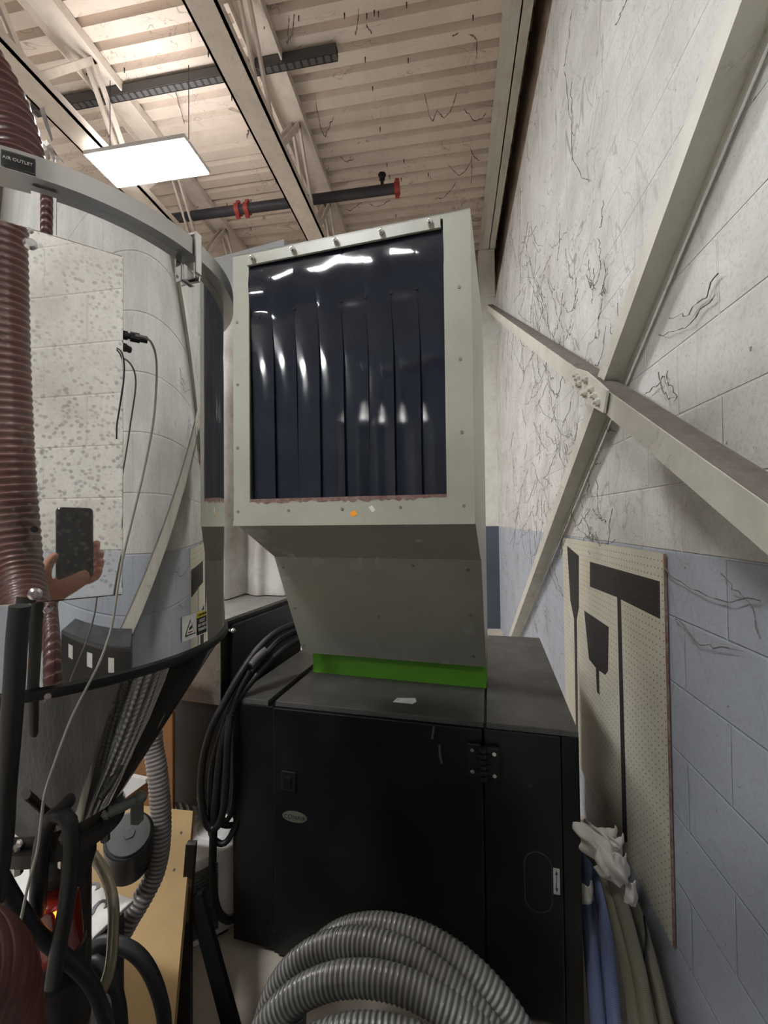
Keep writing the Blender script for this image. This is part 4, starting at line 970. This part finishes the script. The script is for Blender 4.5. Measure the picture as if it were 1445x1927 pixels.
# ------------------------------------------------------------------ cobwebs
def strand(p, q, sag, seed):
    rnd = random.Random(seed); n = 9; out = []
    for i in range(n+1):
        f = i/n; c = p+(q-p)*f+Vector((rnd.uniform(-.006, .0), rnd.uniform(-.012, .012), -sag*math.sin(math.pi*f)+rnd.uniform(-.01, .01))); out.append(c)
    return out
def webs(name, lines, r, label):
    a = MB()
    for k, (p, q, sag) in enumerate(lines):
        s = spline(strand(p, q, sag, k+50), .03)
        for i in range(len(s)-1): a.cyl(s[i], s[i+1], r*(.5+random.random()*1.4), n=5, cap=False)
    o = a.build(name, M['fin']); tag(o, label, 'cobweb', kind='stuff'); return o
L_ = []; wq = [((1078, 20), (1062, 130), .0), ((1062, 130), (1080, 260), .02), ((1075, 160), (1078, 300), .0), ((1078, 290), (1110, 340), .05), ((1180, 0), (1160, 45), 0), ((980, 350), (976, 500), .02), ((1010, 470), (1000, 590), .03),
    ((1120, 500), (1115, 570), .02), ((1135, 380), (1130, 430), .02), ((1265, 600), (1350, 520), .03), ((1350, 550), (1240, 628), .03), ((1215, 745), (1255, 705), .0), ((1255, 705), (1275, 750), .0), ((1015, 765), (1060, 790), .04), ((1060, 795), (1080, 740), .03), ((1240, 705), (1270, 750), .02), ((1060, 550), (1050, 620), .02),
    ((1075, 960), (1120, 1010), .05), ((1095, 970), (1160, 1020), .06), ((1120, 1000), (1135, 1040), .0), ((1040, 1060), (1055, 1110), .0), ((1030, 1060), (1060, 1120), .03), ((1255, 1075), (1430, 1130), .03), ((1360, 1080), (1440, 1200), -.02), ((1270, 1160), (1400, 1230), .03), ((1110, 800), (1085, 860), .02), ((1085, 850), (1110, 880), .02), ((960, 640), (985, 700), .02), ((985, 700), (1010, 640), .04)]
for (p, q, s) in wq: L_.append((PX(*p, .664), PX(*q, .664), s))
for k in range(150):
    px = random.triangular(945, 1200, 1000); py = random.uniform(420, 1010); L_.append((PX(px, py, .664), PX(px+random.uniform(-28, 28), py+random.uniform(15, 75), .664), random.uniform(0, .06)))
webs('wall_cobweb', L_, .0011, 'dark dusty cobweb strands hanging on the white block wall')
L_ = []
for (p, q, s) in [((545, 30), (540, 80), .05), ((555, 25), (545, 75), .03), ((675, 20), (668, 60), .05), ((852, 65), (898, 75), -.02), ((898, 75), (897, 110), 0), ((592, 175), (612, 258), .05), ((612, 258), (628, 220), .0), ((800, 175), (822, 208), .1), ((822, 208), (860, 175), .08), ((875, 205), (915, 215), .05), ((845, 310), (888, 300), .08), ((888, 295), (887, 345), 0), ((650, 395), (680, 380), .02), ((695, 385), (735, 375), .03), ((820, 375), (858, 345), .03), ((330, 170), (348, 235), .0), ((205, 258), (235, 200), -.05), ((235, 200), (262, 262), -.05), ((640, 295), (665, 300), .02), ((885, 280), (902, 300), .02), ((700, 60), (690, 50), .0)]:
    L_.append((PZ(*p, 6.17), PZ(*q, 6.17), s*2))
webs('ceiling_cobweb', L_, .0034, 'dark cobweb strands hanging under the painted roof deck')

# ------------------------------------------------------------------ photographer's hand and phone, seen in the mirror cover
ph = thing('phone', 'black mobile phone seen from behind in the mirror cover of the hopper', 'phone', CP-CU*.12-CF*.006)
def cc_(x, y_, z): return CP+CR*x+CU*y_+CF*z
ox = -.0
a = MB(); n = 8; poly = []
for (sx, sy) in ((1, 1), (-1, 1), (-1, -1), (1, -1)):
    a0_ = {(1, 1): 0, (-1, 1): 90, (-1, -1): 180, (1, -1): 270}[(sx, sy)]
    for i in range(n+1):
        t_ = R_(a0_+90*i/n); poly.append(cc_(ox+sx*.028+.0095*math.cos(t_), -.043+sy*.0685+.0095*math.sin(t_), -.006))
a.prism(poly, -CF*.008); a.build('phone_body', mat('phone_back', (.012, .014, .022), .22, coat=.5), ph, world=True, bevel=.001)
a = MB()
for y_ in (.018, -.002): a.cyl(cc_(.0, y_-.0, -.006), cc_(.0, y_, -.0045), .006, n=20)
a.build('camera_lens', M['ink'], ph, world=True, smooth=40)
hd_ = thing('person', 'right hand with a black wristband holding a phone, reflected in the mirror cover', 'person', cc_(-.05, -.16, -.03))
def skin(name, chains, parent, m):
    """chains: list of joint lists (pos, radius); every chain after the first starts from a vertex index of the first list"""
    vs, es, rs = [], [], []
    for start, joints in chains:
        prev = start
        for p, r in joints:
            vs.append(p); rs.append(r); i = len(vs)-1
            if prev is not None: es.append((prev, i))
            prev = i
    inv = MATRIX[parent.name].inverted(); me = bpy.data.meshes.new(name); me.from_pydata([tuple(inv @ v) for v in vs], es, [])
    o = bpy.data.objects.new(name, me); COL.objects.link(o); o.parent = parent; me.materials.append(m)
    sk = o.modifiers.new('skin', 'SKIN'); sk.use_smooth_shade = True; sk.branch_smoothing = .6
    for i, r in enumerate(rs):
        d = me.skin_vertices[0].data[i]; d.radius = r if isinstance(r, tuple) else (r, r); d.use_root = (i == 0)
    ss = o.modifiers.new('sub', 'SUBSURF'); ss.levels = 2; ss.render_levels = 2
    return o
H_ = lambda x, y_, z: cc_(x, y_, z)
ch = [(None, [(H_(-.155, -.34, -.20), .036), (H_(-.115, -.26, -.13), .031), (H_(-.078, -.188, -.062), .026), (H_(-.052, -.152, -.032), .027), (H_(-.022, -.128, -.016), .026), (H_(.006, -.112, -.014), .022)]),
      (5, [(H_(.030, -.092, -.020), .0095), (H_(.045, -.070, -.018), .0088), (H_(.046, -.050, -.008), .0078), (H_(.040, -.038, .0), .0068)]),
      (5, [(H_(.034, -.104, -.018), .0095), (H_(.051, -.086, -.014), .0088), (H_(.052, -.068, -.003), .0078), (H_(.045, -.058, .004), .0068)]),
      (5, [(H_(.033, -.116, -.014), .0090), (H_(.050, -.102, -.009), .0084), (H_(.050, -.086, .001), .0075), (H_(.043, -.077, .007), .0065)]),
      (5, [(H_(.028, -.127, -.010), .0085), (H_(.043, -.117, -.004), .0078), (H_(.043, -.103, .005), .007), (H_(.037, -.096, .010), .006)]),
      (3, [(H_(-.056, -.120, -.020), .0125), (H_(-.055, -.092, -.015), .0105), (H_(-.047, -.070, -.010), .0090), (H_(-.040, -.058, -.006), .0075)])]
skin('hand_and_forearm', ch, hd_, M['skin'])
wc_ = H_(-.082, -.196, -.070); wdv = (H_(-.115, -.26, -.13)-H_(-.078, -.188, -.062)).normalized()
MB().cyl(wc_-wdv*.010, wc_+wdv*.010, .0335, n=28, cap=False).build('wristband', M['black'], hd_, world=True, smooth=60)
MB().cyl(wc_, wc_+PA*.037, .014, n=16).build('watch_face', M['black'], hd_, world=True, smooth=40)

# black machine behind the viewer, reflected in the hopper
bc = thing('control_console', 'black console with three small white labels, reflected in the polished hopper', 'console', (.385, .03, 0))
MB().box((.27, -.32, 0), (.50, .385, 1.29)).build('console_body', M['cab'], bc, world=True, bevel=.01)
for yy in (-.19, .02, .22): MB().box((.2685, yy-.026, 1.225), (.2695, yy+.026, 1.262)).build('white_label', M['paper'], bc, world=True)
